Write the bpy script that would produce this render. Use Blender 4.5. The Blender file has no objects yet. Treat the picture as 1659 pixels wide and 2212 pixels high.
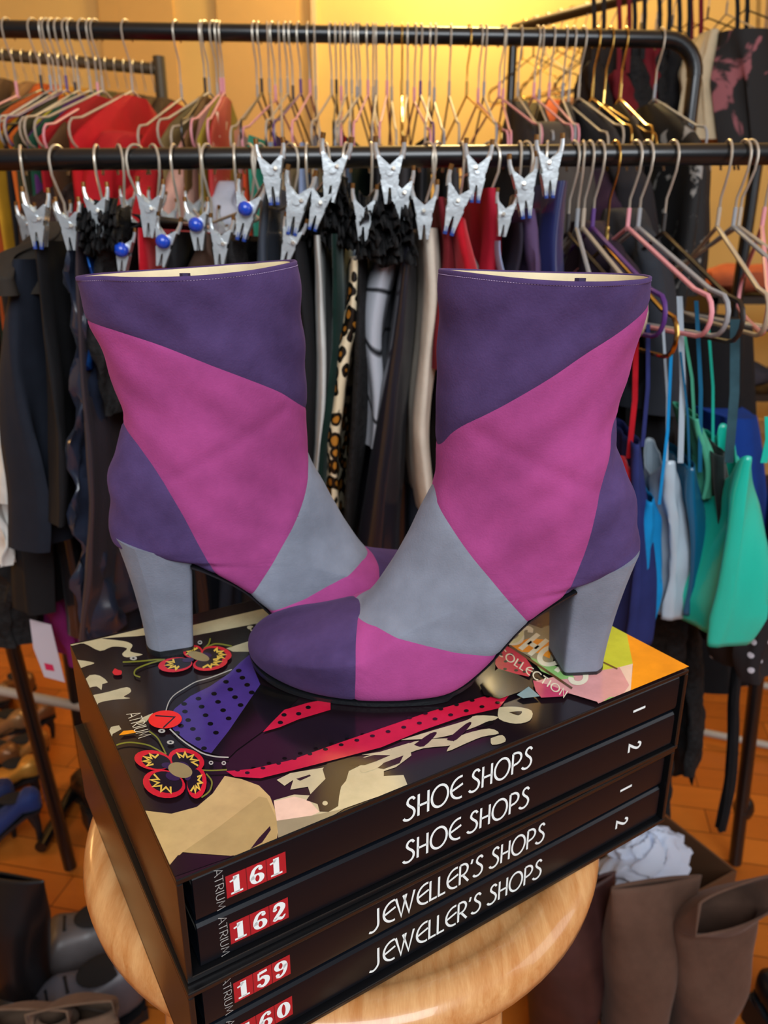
import bpy, bmesh, math, random
import numpy as np
from mathutils import Vector, Matrix, noise
from mathutils.bvhtree import BVHTree

# ------------------------------------------------------------------ camera, light, exposure
CAM_Z = 1.18
F_PX, CX, CY, TILT = 1655.0, 829.5, 1106.0, math.radians(19.2)
scene = bpy.context.scene
COL = scene.collection

cd = bpy.data.cameras.new('camera')
cd.sensor_fit = 'VERTICAL'; cd.sensor_height = 36.0; cd.sensor_width = 27.0
cd.lens = 36.0 * F_PX / 2212.0
cd.clip_start = 0.02; cd.clip_end = 50
cd.dof.use_dof = True; cd.dof.focus_distance = 0.385; cd.dof.aperture_fstop = 12.0
camo = bpy.data.objects.new('camera', cd); COL.objects.link(camo)
camo.location = (0, 0, CAM_Z); camo.rotation_euler = (math.radians(90) - TILT, 0, 0)
scene.camera = camo

w = bpy.data.worlds.new('world'); scene.world = w; w.use_nodes = True
w.node_tree.nodes['Background'].inputs[0].default_value = (0.75, 0.85, 1.0, 1)
w.node_tree.nodes['Background'].inputs[1].default_value = 0.15

def area(name, loc, target, sx, sy, power, col):
    l = bpy.data.lights.new(name, 'AREA'); l.shape = 'RECTANGLE'; l.size = sx; l.size_y = sy
    l.energy = power; l.color = col
    o = bpy.data.objects.new(name, l); COL.objects.link(o); o.location = loc
    o.rotation_euler = (Vector(target) - Vector(loc)).to_track_quat('-Z', 'Y').to_euler()
    return o
area('window_daylight', (0.25, -1.2, 2.3), (0.0, 0.6, 0.9), 1.7, 1.2, 58, (0.88, 0.94, 1.0))
area('window_daylight_side', (1.95, 0.2, 1.7), (0.2, 0.6, 1.0), 1.0, 1.2, 9, (0.85, 0.92, 1.0))
def point(name, loc, power, col, r=0.12):
    l = bpy.data.lights.new(name, 'POINT'); l.energy = power; l.color = col; l.shadow_soft_size = r
    o = bpy.data.objects.new(name, l); COL.objects.link(o); o.location = loc; return o
point('ceiling_lamp_light', (0.3, 2.75, 2.35), 46, (1.0, 0.74, 0.32), 0.15)
point('warm_left_light', (-1.35, 1.15, 1.0), 6, (1.0, 0.55, 0.2), 0.1)  # weak warm point light from the left; no lamp is modelled here

scene.view_settings.view_transform = 'Standard'; scene.view_settings.look = 'None'
scene.view_settings.gamma = 1.0; scene.view_settings.use_curve_mapping = False
scene.view_settings.exposure = 0.0

# ------------------------------------------------------------------ helpers
rnd = random.Random(7)
def ray(px, py):
    ct, st = math.cos(TILT), math.sin(TILT)
    f = Vector((0, ct, -st)); u = Vector((0, st, ct))
    return f + Vector((1, 0, 0)) * ((px - CX) / F_PX) - u * ((py - CY) / F_PX)
CAM = Vector((0, 0, CAM_Z))
def at_z(px, py, z):
    d = ray(px, py); return CAM + d * ((z - CAM_Z) / d.z)
def at_y(px, py, y):
    d = ray(px, py); return CAM + d * (y / d.y)
def at_plane(px, py, p0, n):
    d = ray(px, py); return CAM + d * ((Vector(p0) - CAM).dot(n) / d.dot(n))

_lin = lambda c: c / 12.92 if c <= 0.04045 else ((c + 0.055) / 1.055) ** 2.4
def rgb(r, g, b): return (_lin(r / 255), _lin(g / 255), _lin(b / 255), 1)

MATS = {}
def mat(name, col, rough=0.6, metal=0.0, sheen=0.0, bump=0.0, bscale=200, mottle=0.0, mscale=8, coat=0.0, spec=0.5, alpha=1.0, sheen_tint=None, sstretch=None, bdist=0.001):
    if name in MATS: return MATS[name]
    m = bpy.data.materials.new(name); m.use_nodes = True; nt = m.node_tree
    b = nt.nodes['Principled BSDF']
    b.inputs['Base Color'].default_value = col
    b.inputs['Roughness'].default_value = rough; b.inputs['Metallic'].default_value = metal
    b.inputs['Specular IOR Level'].default_value = spec
    b.inputs['Sheen Weight'].default_value = sheen; b.inputs['Sheen Roughness'].default_value = 0.4
    if sheen: b.inputs['Sheen Tint'].default_value = sheen_tint or tuple(min(1, c * 1.5 + 0.15) for c in col[:3]) + (1,)
    b.inputs['Coat Weight'].default_value = coat; b.inputs['Coat Roughness'].default_value = 0.12
    if alpha < 1: b.inputs['Alpha'].default_value = alpha
    tc = nt.nodes.new('ShaderNodeTexCoord'); co = tc.outputs['Object']
    if sstretch:
        mp = nt.nodes.new('ShaderNodeMapping'); mp.inputs['Scale'].default_value = sstretch
        nt.links.new(co, mp.inputs['Vector']); co = mp.outputs['Vector']
    if mottle:
        n = nt.nodes.new('ShaderNodeTexNoise'); n.inputs['Scale'].default_value = mscale; n.inputs['Detail'].default_value = 6
        n.inputs['Roughness'].default_value = 0.6
        nt.links.new(co, n.inputs['Vector'])
        mx = nt.nodes.new('ShaderNodeMix'); mx.data_type = 'RGBA'
        mx.inputs[6].default_value = tuple(c * (1 - mottle) for c in col[:3]) + (1,)
        mx.inputs[7].default_value = tuple(min(1, c * (1 + mottle) + 0.01 * mottle) for c in col[:3]) + (1,)
        r = nt.nodes.new('ShaderNodeMapRange'); r.inputs['From Min'].default_value = 0.3; r.inputs['From Max'].default_value = 0.7
        nt.links.new(n.outputs['Fac'], r.inputs['Value']); nt.links.new(r.outputs['Result'], mx.inputs[0])
        nt.links.new(mx.outputs[2], b.inputs['Base Color'])
    if bump:
        n = nt.nodes.new('ShaderNodeTexNoise'); n.inputs['Scale'].default_value = bscale; n.inputs['Detail'].default_value = 4
        nt.links.new(co, n.inputs['Vector'])
        bp = nt.nodes.new('ShaderNodeBump'); bp.inputs['Strength'].default_value = bump; bp.inputs['Distance'].default_value = bdist
        nt.links.new(n.outputs['Fac'], bp.inputs['Height']); nt.links.new(bp.outputs['Normal'], b.inputs['Normal'])
    MATS[name] = m; return m

def mesh_obj(name, verts, faces, material, parent=None, smooth=True, mats=None, mi=None, sharp=None):
    me = bpy.data.meshes.new(name)
    me.from_pydata([tuple(v) for v in verts], [], [tuple(f) for f in faces]); me.update()
    for m in (mats or [material]): me.materials.append(m)
    if mi is not None: me.polygons.foreach_set('material_index', mi)
    if smooth:
        me.polygons.foreach_set('use_smooth', [True] * len(me.polygons))
        if sharp is not None: me.set_sharp_from_angle(angle=math.radians(sharp))
    o = bpy.data.objects.new(name, me); COL.objects.link(o)
    if parent is not None: o.parent = parent
    return o
def tag(o, label=None, cat=None, group=None, kind=None):
    if label: o['label'] = label
    if cat: o['category'] = cat
    if group: o['group'] = group
    if kind: o['kind'] = kind
    return o
def thing(name, label, cat, loc=(0, 0, 0), rz=0, group=None):
    o = bpy.data.objects.new(name, None); COL.objects.link(o); o.empty_display_size = 0.02
    o.location = loc; o.rotation_euler = (0, 0, rz); return tag(o, label, cat, group)

class MB:
    """collects shapes for one mesh"""
    def __init__(s): s.v = []; s.f = []; s.m = []
    def add(s, verts, faces, m=0):
        k = len(s.v); s.v += [Vector(v) for v in verts]; s.f += [tuple(i + k for i in f) for f in faces]; s.m += [m] * len(faces)
    def box(s, c, d, m=0, R=None):
        c = Vector(c); x, y, z = d[0] / 2, d[1] / 2, d[2] / 2
        vs = [Vector((a, b, e)) for a in (-x, x) for b in (-y, y) for e in (-z, z)]
        if R is not None: vs = [R @ v for v in vs]
        s.add([v + c for v in vs], [(0, 1, 3, 2), (4, 6, 7, 5), (0, 4, 5, 1), (2, 3, 7, 6), (0, 2, 6, 4), (1, 5, 7, 3)], m)
    def tube(s, pts, r, n=8, m=0, caps=True, closed=False):
        pts = [Vector(p) for p in pts]; k = len(pts)
        rs = r if isinstance(r, (list, tuple)) else [r] * k
        tans = []
        for i in range(k):
            a = pts[(i - 1) % k] if (closed or i > 0) else pts[i]; b = pts[(i + 1) % k] if (closed or i < k - 1) else pts[i]
            tans.append((b - a).normalized())
        t0 = tans[0]; up = Vector((0, 0, 1)) if abs(t0.z) < 0.9 else Vector((0, 1, 0))
        nrm = t0.cross(up).normalized(); vs = []
        for i in range(k):
            if i:
                ax = tans[i - 1].cross(tans[i])
                if ax.length > 1e-7: nrm = Matrix.Rotation(tans[i - 1].angle(tans[i]), 3, ax.normalized()) @ nrm
            bn = tans[i].cross(nrm).normalized()
            for j in range(n):
                a = 2 * math.pi * j / n
                vs.append(pts[i] + (nrm * math.cos(a) + bn * math.sin(a)) * rs[i])
        fs = []
        for i in range(k if closed else k - 1):
            for j in range(n):
                fs.append((i * n + j, i * n + (j + 1) % n, ((i + 1) % k) * n + (j + 1) % n, ((i + 1) % k) * n + j))
        if caps and not closed:
            fs.append(tuple(range(n))[::-1]); fs.append(tuple((k - 1) * n + j for j in range(n)))
        s.add(vs, fs, m)
    def sphere(s, c, r, m=0, n=12, sc=(1, 1, 1)):
        c = Vector(c); vs = []; fs = []; h = n // 2
        for i in range(h + 1):
            t = math.pi * i / h
            for j in range(n):
                a = 2 * math.pi * j / n
                vs.append(c + Vector((r * sc[0] * math.sin(t) * math.cos(a), r * sc[1] * math.sin(t) * math.sin(a), r * sc[2] * math.cos(t))))
        for i in range(h):
            for j in range(n): fs.append((i * n + j, (i + 1) * n + j, (i + 1) * n + (j + 1) % n, i * n + (j + 1) % n))
        s.add(vs, fs, m)
    def lathe(s, prof, c=(0, 0, 0), n=48, m=0):
        c = Vector(c); vs = []; fs = []; k = len(prof)
        for (r, z) in prof:
            for j in range(n):
                a = 2 * math.pi * j / n; vs.append(c + Vector((r * math.cos(a), r * math.sin(a), z)))
        for i in range(k - 1):
            for j in range(n): fs.append((i * n + j, i * n + (j + 1) % n, (i + 1) * n + (j + 1) % n, (i + 1) * n + j))
        fs.append(tuple(range(n))[::-1]); fs.append(tuple((k - 1) * n + j for j in range(n)))
        s.add(vs, fs, m)
    def loft(s, rings, m=0, caps=True):
        n = len(rings[0]); k = len(rings); vs = [p for r in rings for p in r]; fs = []
        for i in range(k - 1):
            for j in range(n): fs.append((i * n + j, i * n + (j + 1) % n, (i + 1) * n + (j + 1) % n, (i + 1) * n + j))
        if caps: fs.append(tuple(range(n))[::-1]); fs.append(tuple((k - 1) * n + j for j in range(n)))
        s.add(vs, fs, m)
    def build(s, name, material, parent=None, smooth=True, sharp=35):
        mats = material if isinstance(material, list) else [material]
        return mesh_obj(name, s.v, s.f, None, parent, smooth, mats, s.m, sharp)

def catmull(pts, n):
    """Catmull-Rom through tuples, n samples overall (uniform parameter)"""
    P = [np.array(p, float) for p in pts]; k = len(P); out = []
    for i in range(n):
        t = i / (n - 1) * (k - 1); a = min(int(t), k - 2); u = t - a
        p0 = P[max(a - 1, 0)]; p1 = P[a]; p2 = P[a + 1]; p3 = P[min(a + 2, k - 1)]
        out.append(0.5 * (2 * p1 + (p2 - p0) * u + (2 * p0 - 5 * p1 + 4 * p2 - p3) * u * u + (3 * p1 - p0 - 3 * p2 + p3) * u ** 3))
    return out
def interp(xs, ys, x): return float(np.interp(x, xs, ys))

def bevel(o, wdt, seg=2, angle=40):
    b = o.modifiers.new('bevel', 'BEVEL'); b.width = wdt; b.segments = seg; b.limit_method = 'ANGLE'; b.angle_limit = math.radians(angle)
    return o

# ---- flat stroke lettering -------------------------------------------------------
def arc(cx, cy, rx, ry, a0, a1, n=10):
    return [(cx + rx * math.cos(math.radians(a0 + (a1 - a0) * i / n)), cy + ry * math.sin(math.radians(a0 + (a1 - a0) * i / n))) for i in range(n + 1)]
GLYPH = {  # (advance width, strokes); cap height 1
 'S': (0.56, [catmull([(0.46, 0.86), (0.36, 0.99), (0.2, 0.95), (0.14, 0.78), (0.24, 0.62), (0.38, 0.48), (0.46, 0.3), (0.4, 0.1), (0.22, 0.0), (0.04, 0.05), (-0.02, 0.14)], 24)]),
 'H': (0.62, [[(0.06, 0), (0.06, 1)], [(0.5, 0), (0.5, 1)], [(0.06, 0.46), (0.5, 0.46)]]),
 'O': (0.84, [arc(0.4, 0.5, 0.38, 0.5, 0, 360, 28)]),
 'E': (0.62, [arc(0.5, 0.5, 0.44, 0.5, 78, 282, 20), [(0.1, 0.46), (0.62, 0.62)]]),
 'P': (0.6, [[(0.08, 0), (0.08, 1)], [(0.08, 1)] + arc(0.22, 0.72, 0.3, 0.28, 90, -90, 14) + [(0.08, 0.4)]]),
 'J': (0.48, [catmull([(0.3, 1), (0.3, 0.6), (0.3, 0.2), (0.2, 0.02), (0.04, -0.06), (-0.12, 0.0)], 18)]),
 'W': (0.98, [[(0.0, 1), (0.26, 0), (0.5, 1)], [(0.36, 1), (0.64, 0), (0.9, 1)]]),
 'L': (0.42, [[(0.06, 1), (0.06, 0.02), (0.4, 0.02)]]),
 'R': (0.6, [[(0.08, 0), (0.08, 1)], [(0.08, 1)] + arc(0.22, 0.72, 0.27, 0.28, 90, -90, 14) + [(0.08, 0.43)], [(0.24, 0.43), (0.54, 0)]]),
 "'": (0.2, [[(0.12, 1.02), (0.06, 0.8)]]),
 ' ': (0.3, []),
 'A': (0.62, [[(0.0, 0), (0.28, 1), (0.56, 0)], [(0.1, 0.33), (0.46, 0.33)]]),
 'T': (0.56, [[(0.0, 0.98), (0.52, 0.98)], [(0.26, 0), (0.26, 1)]]),
 'I': (0.2, [[(0.08, 0), (0.08, 1)]]),
 'U': (0.62, [[(0.06, 1), (0.06, 0.3)] + arc(0.27, 0.27, 0.21, 0.27, 180, 360, 12)[1:] + [(0.48, 1)]]),
 'M': (0.78, [[(0.02, 0), (0.12, 1), (0.35, 0.2), (0.58, 1), (0.68, 0)]]),
 'C': (0.74, [arc(0.42, 0.5, 0.38, 0.5, 50, 310, 22)]),
 'N': (0.62, [[(0.06, 0), (0.06, 1), (0.5, 0), (0.5, 1)]]),
 '1': (0.3, [[(0.1, 0), (0.1, 1)]]),
 '2': (0.6, [catmull([(0.04, 0.76), (0.16, 0.97), (0.34, 0.96), (0.44, 0.78), (0.36, 0.55), (0.16, 0.25), (0.0, 0.03)], 18) + [(0.52, 0.03)]]),
}
def ribbon(mb, pts2, wd, mapf, m=0, widths=None):
    """flat stroke along 2-D polyline, mapf turns (u,v) to 3-D"""
    P = [np.array(p, float) for p in pts2]; k = len(P); L = []; R = []
    closed = np.linalg.norm(P[0] - P[-1]) < 1e-6
    for i in range(k):
        a = P[i - 1] if i > 0 else (P[k - 2] if closed else P[i]); b = P[i + 1] if i < k - 1 else (P[1] if closed else P[i])
        d1 = P[i] - a; d2 = b - P[i]
        l1 = np.linalg.norm(d1); l2 = np.linalg.norm(d2)
        if l1 < 1e-9: d = d2 / l2; sc = 1
        elif l2 < 1e-9: d = d1 / l1; sc = 1
        else:
            d = d1 / l1 + d2 / l2; nl = np.linalg.norm(d)
            d = d2 / l2 if nl < 1e-6 else d / nl; sc = 1 / max(0.5, abs(np.dot(d, d2 / l2)))
        nn = np.array([-d[1], d[0]]); ww = (widths[i] if widths else wd) / 2 * sc
        L.append(P[i] + nn * ww); R.append(P[i] - nn * ww)
    vs = [mapf(p) for p in L] + [mapf(p) for p in R]
    fs = [(k + i, k + i + 1, i + 1, i) for i in range(k - 1)]
    mb.add(vs, fs, m)
def text_width(s, track=0.0): return sum(GLYPH[c][0] + track for c in s)
def text(mb, s, mapf, wd, m=0, track=0.0):
    """mapf((u,v)): u along the line in cap heights, v up"""
    x = 0.0
    for c in s:
        a, st = GLYPH[c]
        for p in st: ribbon(mb, [(q[0] + x, q[1]) for q in p], wd, mapf, m)
        x += a + track
def digit(mb, c, mapf, m=0):
    """bold slab numerals in a unit-high cell about 0.6 wide, centred on u = 0"""
    def rb(pts, ws): ribbon(mb, pts, 0, mapf, m, widths=ws)
    if c == '1':
        rb([(0.0, 0.02), (0.0, 0.98)], [0.24, 0.24]); rb([(-0.24, 0.05), (0.24, 0.05)], [0.1, 0.1]); rb([(-0.26, 0.74), (-0.1, 0.78), (0.0, 0.93)], [0.09, 0.1, 0.12])
    if c == '0':
        p = arc(0, 0.5, 0.2, 0.43, 0, 360, 28); rb(p, [0.09 + 0.13 * abs(math.cos(2 * math.pi * i / 28)) for i in range(29)])
    if c in '69':
        fl = (lambda q: (-q[0], 1 - q[1])) if c == '9' else (lambda q: q)
        p = arc(0.02, 0.29, 0.19, 0.23, 0, 360, 24); rb([fl(q) for q in p], [0.08 + 0.12 * abs(math.cos(2 * math.pi * i / 24)) for i in range(25)])
        q = catmull([(-0.19, 0.3), (-0.19, 0.55), (-0.1, 0.83), (0.08, 0.95), (0.22, 0.88)], 14); rb([fl(a) for a in q], [0.2 - 0.11 * (i / 13) for i in range(14)])
        q = arc(0.17, 0.8, 0.045, 0.05, 0, 360, 10); rb([fl(a) for a in q], [0.09] * 11)
    if c == '2':
        rb(catmull([(-0.2, 0.72), (-0.12, 0.92), (0.06, 0.94), (0.18, 0.74), (0.06, 0.46), (-0.16, 0.2), (-0.24, 0.06)], 20), [0.1 + 0.12 * math.sin(math.pi * i / 19) for i in range(20)])
        rb(catmull([(-0.24, 0.08), (-0.05, 0.13), (0.12, 0.06), (0.26, 0.22)], 12), [0.16, 0.17, 0.17, 0.17, 0.17, 0.17, 0.16, 0.15, 0.13, 0.1, 0.08, 0.06])
        rb(arc(-0.17, 0.7, 0.045, 0.05, 0, 360, 10), [0.09] * 11)
    if c == '5':
        rb([(-0.14, 0.9), (0.2, 0.93)], [0.17, 0.15]); rb([(-0.17, 0.94), (-0.18, 0.5)], [0.08, 0.08])
        rb(catmull([(-0.18, 0.5), (0.0, 0.6), (0.18, 0.46), (0.18, 0.22), (0.02, 0.05), (-0.2, 0.14)], 18), [0.08 + 0.14 * math.sin(math.pi * min(1, i / 17)) for i in range(18)])
        rb(arc(-0.17, 0.18, 0.045, 0.05, 0, 360, 10), [0.09] * 11)

# ------------------------------------------------------------------ materials
M_purple = mat('purple_suede', rgb(74, 56, 98), 0.95, sheen=0.2, bump=0.35, bscale=900, mottle=0.28, mscale=28, spec=0.15, bdist=0.0006, sheen_tint=rgb(150, 120, 170))
M_pink = mat('magenta_suede', rgb(156, 66, 124), 0.95, sheen=0.2, bump=0.35, bscale=900, mottle=0.2, mscale=24, spec=0.15, bdist=0.0006, sheen_tint=rgb(235, 130, 200))
M_grey = mat('blue_grey_suede', rgb(124, 129, 142), 0.95, sheen=0.15, bump=0.35, bscale=900, mottle=0.18, mscale=30, spec=0.15, bdist=0.0006, sheen_tint=rgb(190, 200, 220))
M_lining = mat('cream_leather_lining', rgb(214, 198, 160), 0.6, bump=0.2, bscale=300, mottle=0.08, mscale=40)
M_sole = mat('black_leather_sole', rgb(22, 24, 28), 0.45, bump=0.3, bscale=500)
M_thread = mat('lilac_thread', rgb(170, 150, 190), 0.8)
M_spine = mat('glossy_black_spine', rgb(8, 12, 19), 0.34, coat=0.06, bump=0.04, bscale=60, spec=0.25)
M_case = mat('glossy_black_board', rgb(12, 12, 14), 0.3, coat=0.12, bump=0.05, bscale=40, spec=0.6)
M_worn = mat('worn_board_edge', rgb(120, 112, 100), 0.7, mottle=0.5, mscale=200)
M_page = mat('page_edges', rgb(205, 200, 188), 0.8, bump=0.4, bscale=80, sstretch=(1, 1, 60))
M_white = mat('white_ink', rgb(232, 240, 238), 0.5)
M_label = mat('red_label', rgb(168, 24, 38), 0.4, coat=0.2)
M_chrome = mat('chrome_wire', rgb(200, 200, 198), 0.22, metal=1.0)
M_blackmetal = mat('black_painted_tube', rgb(14, 14, 16), 0.3, coat=0.3)
# ------------------------------------------------------------------ room shell
def wood_mat(name, c1, c2, rough, ring, scale, coat=0.0):
    m = bpy.data.materials.new(name); m.use_nodes = True; nt = m.node_tree; b = nt.nodes['Principled BSDF']
    tc = nt.nodes.new('ShaderNodeTexCoord'); mp = nt.nodes.new('ShaderNodeMapping'); mp.inputs['Scale'].default_value = scale
    mp.inputs['Rotation'].default_value = (0, 0, 0.45)
    nt.links.new(tc.outputs['Object'], mp.inputs['Vector'])
    n = nt.nodes.new('ShaderNodeTexNoise'); n.inputs['Scale'].default_value = ring; n.inputs['Detail'].default_value = 5; n.inputs['Distortion'].default_value = 0.6
    n2 = nt.nodes.new('ShaderNodeTexNoise'); n2.inputs['Scale'].default_value = ring * 9; n2.inputs['Detail'].default_value = 3
    nt.links.new(mp.outputs['Vector'], n.inputs['Vector']); nt.links.new(mp.outputs['Vector'], n2.inputs['Vector'])
    ad = nt.nodes.new('ShaderNodeMath'); ad.operation = 'MULTIPLY_ADD'; ad.inputs[1].default_value = 0.35
    nt.links.new(n2.outputs['Fac'], ad.inputs[0]); nt.links.new(n.outputs['Fac'], ad.inputs[2])
    cr = nt.nodes.new('ShaderNodeValToRGB'); e = cr.color_ramp.elements
    e[0].position = 0.45; e[0].color = c1; e[1].position = 0.9; e[1].color = c2
    nt.links.new(ad.outputs[0], cr.inputs['Fac']); nt.links.new(cr.outputs['Color'], b.inputs['Base Color'])
    b.inputs['Roughness'].default_value = rough; b.inputs['Coat Weight'].default_value = coat
    bp = nt.nodes.new('ShaderNodeBump'); bp.inputs['Strength'].default_value = 0.08; bp.inputs['Distance'].default_value = 0.001
    nt.links.new(ad.outputs[0], bp.inputs['Height']); nt.links.new(bp.outputs['Normal'], b.inputs['Normal'])
    MATS[name] = m; return m
M_stool = wood_mat('varnished_beech', rgb(186, 122, 66), rgb(216, 164, 108), 0.28, 9, (14, 1.6, 6), 0.4)
# floor: orange parquet
def floor_mat():
    m = bpy.data.materials.new('orange_parquet'); m.use_nodes = True; nt = m.node_tree; b = nt.nodes['Principled BSDF']
    tc = nt.nodes.new('ShaderNodeTexCoord'); mp = nt.nodes.new('ShaderNodeMapping'); mp.inputs['Rotation'].default_value = (0, 0, 0.2)
    nt.links.new(tc.outputs['Object'], mp.inputs['Vector'])
    br = nt.nodes.new('ShaderNodeTexBrick'); br.inputs['Scale'].default_value = 1.0
    br.inputs['Brick Width'].default_value = 0.42; br.inputs['Row Height'].default_value = 0.075; br.inputs['Mortar Size'].default_value = 0.0012
    br.inputs['Color1'].default_value = rgb(196, 112, 38); br.inputs['Color2'].default_value = rgb(172, 92, 28); br.inputs['Mortar'].default_value = rgb(90, 44, 14)
    nt.links.new(mp.outputs['Vector'], br.inputs['Vector'])
    n = nt.nodes.new('ShaderNodeTexNoise'); n.inputs['Scale'].default_value = 6; n.inputs['Detail'].default_value = 6
    mp2 = nt.nodes.new('ShaderNodeMapping'); mp2.inputs['Scale'].default_value = (1, 9, 1); mp2.inputs['Rotation'].default_value = (0, 0, 0.2)
    nt.links.new(tc.outputs['Object'], mp2.inputs['Vector']); nt.links.new(mp2.outputs['Vector'], n.inputs['Vector'])
    mx = nt.nodes.new('ShaderNodeMix'); mx.data_type = 'RGBA'; mx.blend_type = 'MULTIPLY'; mx.inputs[0].default_value = 0.5
    nt.links.new(br.outputs['Color'], mx.inputs[6]); nt.links.new(n.outputs['Color'], mx.inputs[7])
    hs = nt.nodes.new('ShaderNodeMapRange'); hs.inputs['To Min'].default_value = 0.75; hs.inputs['To Max'].default_value = 1.15
    nt.links.new(n.outputs['Fac'], hs.inputs['Value']); nt.links.new(hs.outputs['Result'], mx.inputs[7])
    nt.links.new(mx.outputs[2], b.inputs['Base Color']); b.inputs['Roughness'].default_value = 0.35
    return m
M_floor = floor_mat()
M_wall = mat('yellow_cream_plaster', rgb(224, 186, 112), 0.85, mottle=0.06, mscale=3, bump=0.1, bscale=30)
M_wall2 = mat('tan_plaster', rgb(188, 152, 104), 0.85, mottle=0.06, mscale=3)
M_trim = mat('cream_trim_paint', rgb(220, 190, 140), 0.6)
M_ceil = mat('white_ceiling_paint', rgb(225, 220, 205), 0.9)
def struct(name, verts, faces, m): return tag(mesh_obj(name, verts, faces, m, smooth=False), kind='structure')
def slab(name, x0, x1, y0, y1, z0, z1, m):
    b = MB(); b.box(((x0 + x1) / 2, (y0 + y1) / 2, (z0 + z1) / 2), (x1 - x0, y1 - y0, z1 - z0))
    return tag(b.build(name, m, smooth=False), kind='structure')
slab('floor', -2.6, 2.6, -2.2, 3.4, -0.1, 0.0, M_floor)
slab('wall_back', -2.6, 2.6, 3.2, 3.3, 0, 2.9, M_wall)
slab('wall_left', -2.7, -2.6, -2.2, 3.3, 0, 2.9, M_wall)
slab('wall_right', 2.6, 2.7, -2.2, 3.3, 0, 2.9, M_wall2)
slab('ceiling', -2.7, 2.7, -2.2, 3.3, 2.9, 3.0, M_ceil)

# ------------------------------------------------------------------ stool
Z_TOP = CAM_Z - 0.25            # top of the upper slipcase
Z_SEAT = CAM_Z - 0.3680
SC = Vector((-0.028, 0.4505, 0))   # seat centre
SR = 0.1768
stool = thing('wooden_stool', 'round pale beech stool with a dished seat, under the stack of black slipcased books', 'stool', (SC.x, SC.y, 0))
b = MB()
b.lathe([(0.10, Z_SEAT - 0.03), (SR - 0.018, Z_SEAT - 0.03), (SR - 0.008, Z_SEAT - 0.0275), (SR - 0.001, Z_SEAT - 0.021), (SR, Z_SEAT - 0.014), (SR - 0.002, Z_SEAT - 0.006),
         (SR - 0.008, Z_SEAT - 0.001), (SR - 0.014, Z_SEAT), (SR - 0.020, Z_SEAT - 0.0004), (SR - 0.025, Z_SEAT - 0.003), (SR - 0.030, Z_SEAT - 0.0052), (SR - 0.036, Z_SEAT - 0.0062), (SR - 0.06, Z_SEAT - 0.0068), (0.002, Z_SEAT - 0.0075)], n=96)
b.build('seat', M_stool, stool, sharp=60)
for k in range(4):
    a = math.radians(45 + 90 * k - 4)
    p0 = Vector((math.cos(a) * 0.118, math.sin(a) * 0.118, Z_SEAT - 0.028)); p1 = Vector((math.cos(a) * 0.185, math.sin(a) * 0.185, 0))
    b = MB(); rings = []
    for t in np.linspace(0, 1, 8):
        c = p0.lerp(p1, float(t)); hw = 0.019 - 0.004 * t; rad = Vector((math.cos(a), math.sin(a), 0)); tg = Vector((-math.sin(a), math.cos(a), 0))
        rings.append([c + rad * (hw * math.copysign(abs(math.cos(q)) ** 0.5, math.cos(q))) + tg * (hw * math.copysign(abs(math.sin(q)) ** 0.5, math.sin(q))) for q in [2 * math.pi * j / 24 for j in range(24)]])
    b.loft(rings); b.build('leg', M_stool, stool)
for k in range(4):
    a = math.radians(45 + 90 * k - 4); a2 = a + math.pi / 2; rr = 0.16
    b = MB(); b.tube([Vector((math.cos(a) * rr, math.sin(a) * rr, 0.32)), Vector((math.cos(a2) * rr, math.sin(a2) * rr, 0.32))], 0.011, 12); b.build('rung', M_stool, stool)

# ------------------------------------------------------------------ slipcases and volumes
A = at_z(380, 1903, Z_TOP); Cc = at_z(1489, 1446, Z_TOP); B_ = at_z(138, 1394, Z_TOP)
case_ang = math.atan2((Cc - A).y, (Cc - A).x)
CL = (Cc - A).length; CW = (B_ - A).length
TH_CASE = 0.0585
def slipcase(org, ang, ztop, label, L=CL, W=CW, T=TH_CASE):
    r = thing('slipcase', label, 'book slipcase', (org.x, org.y, ztop - T), ang, None)
    t = 0.0028
    b = MB()
    b.box((L / 2, W / 2, T - t / 2), (L, W, t)); b.box((L / 2, W / 2, t / 2), (L, W, t))
    b.box((t / 2, W / 2, T / 2), (t, W, T - 2 * t)); b.box((L - t / 2, W / 2, T / 2), (t, W, T - 2 * t))
    b.box((L / 2, W - t / 2, T / 2), (L - 2 * t, t, T - 2 * t))
    o = b.build('board', M_case, r, smooth=False); bevel(o, 0.0006, 2)
    return r, t
def spine_map(u0, v0, h, y=-0.0001):
    return lambda q: Vector((u0 + q[0] * h, y, v0 + q[1] * h))
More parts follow.
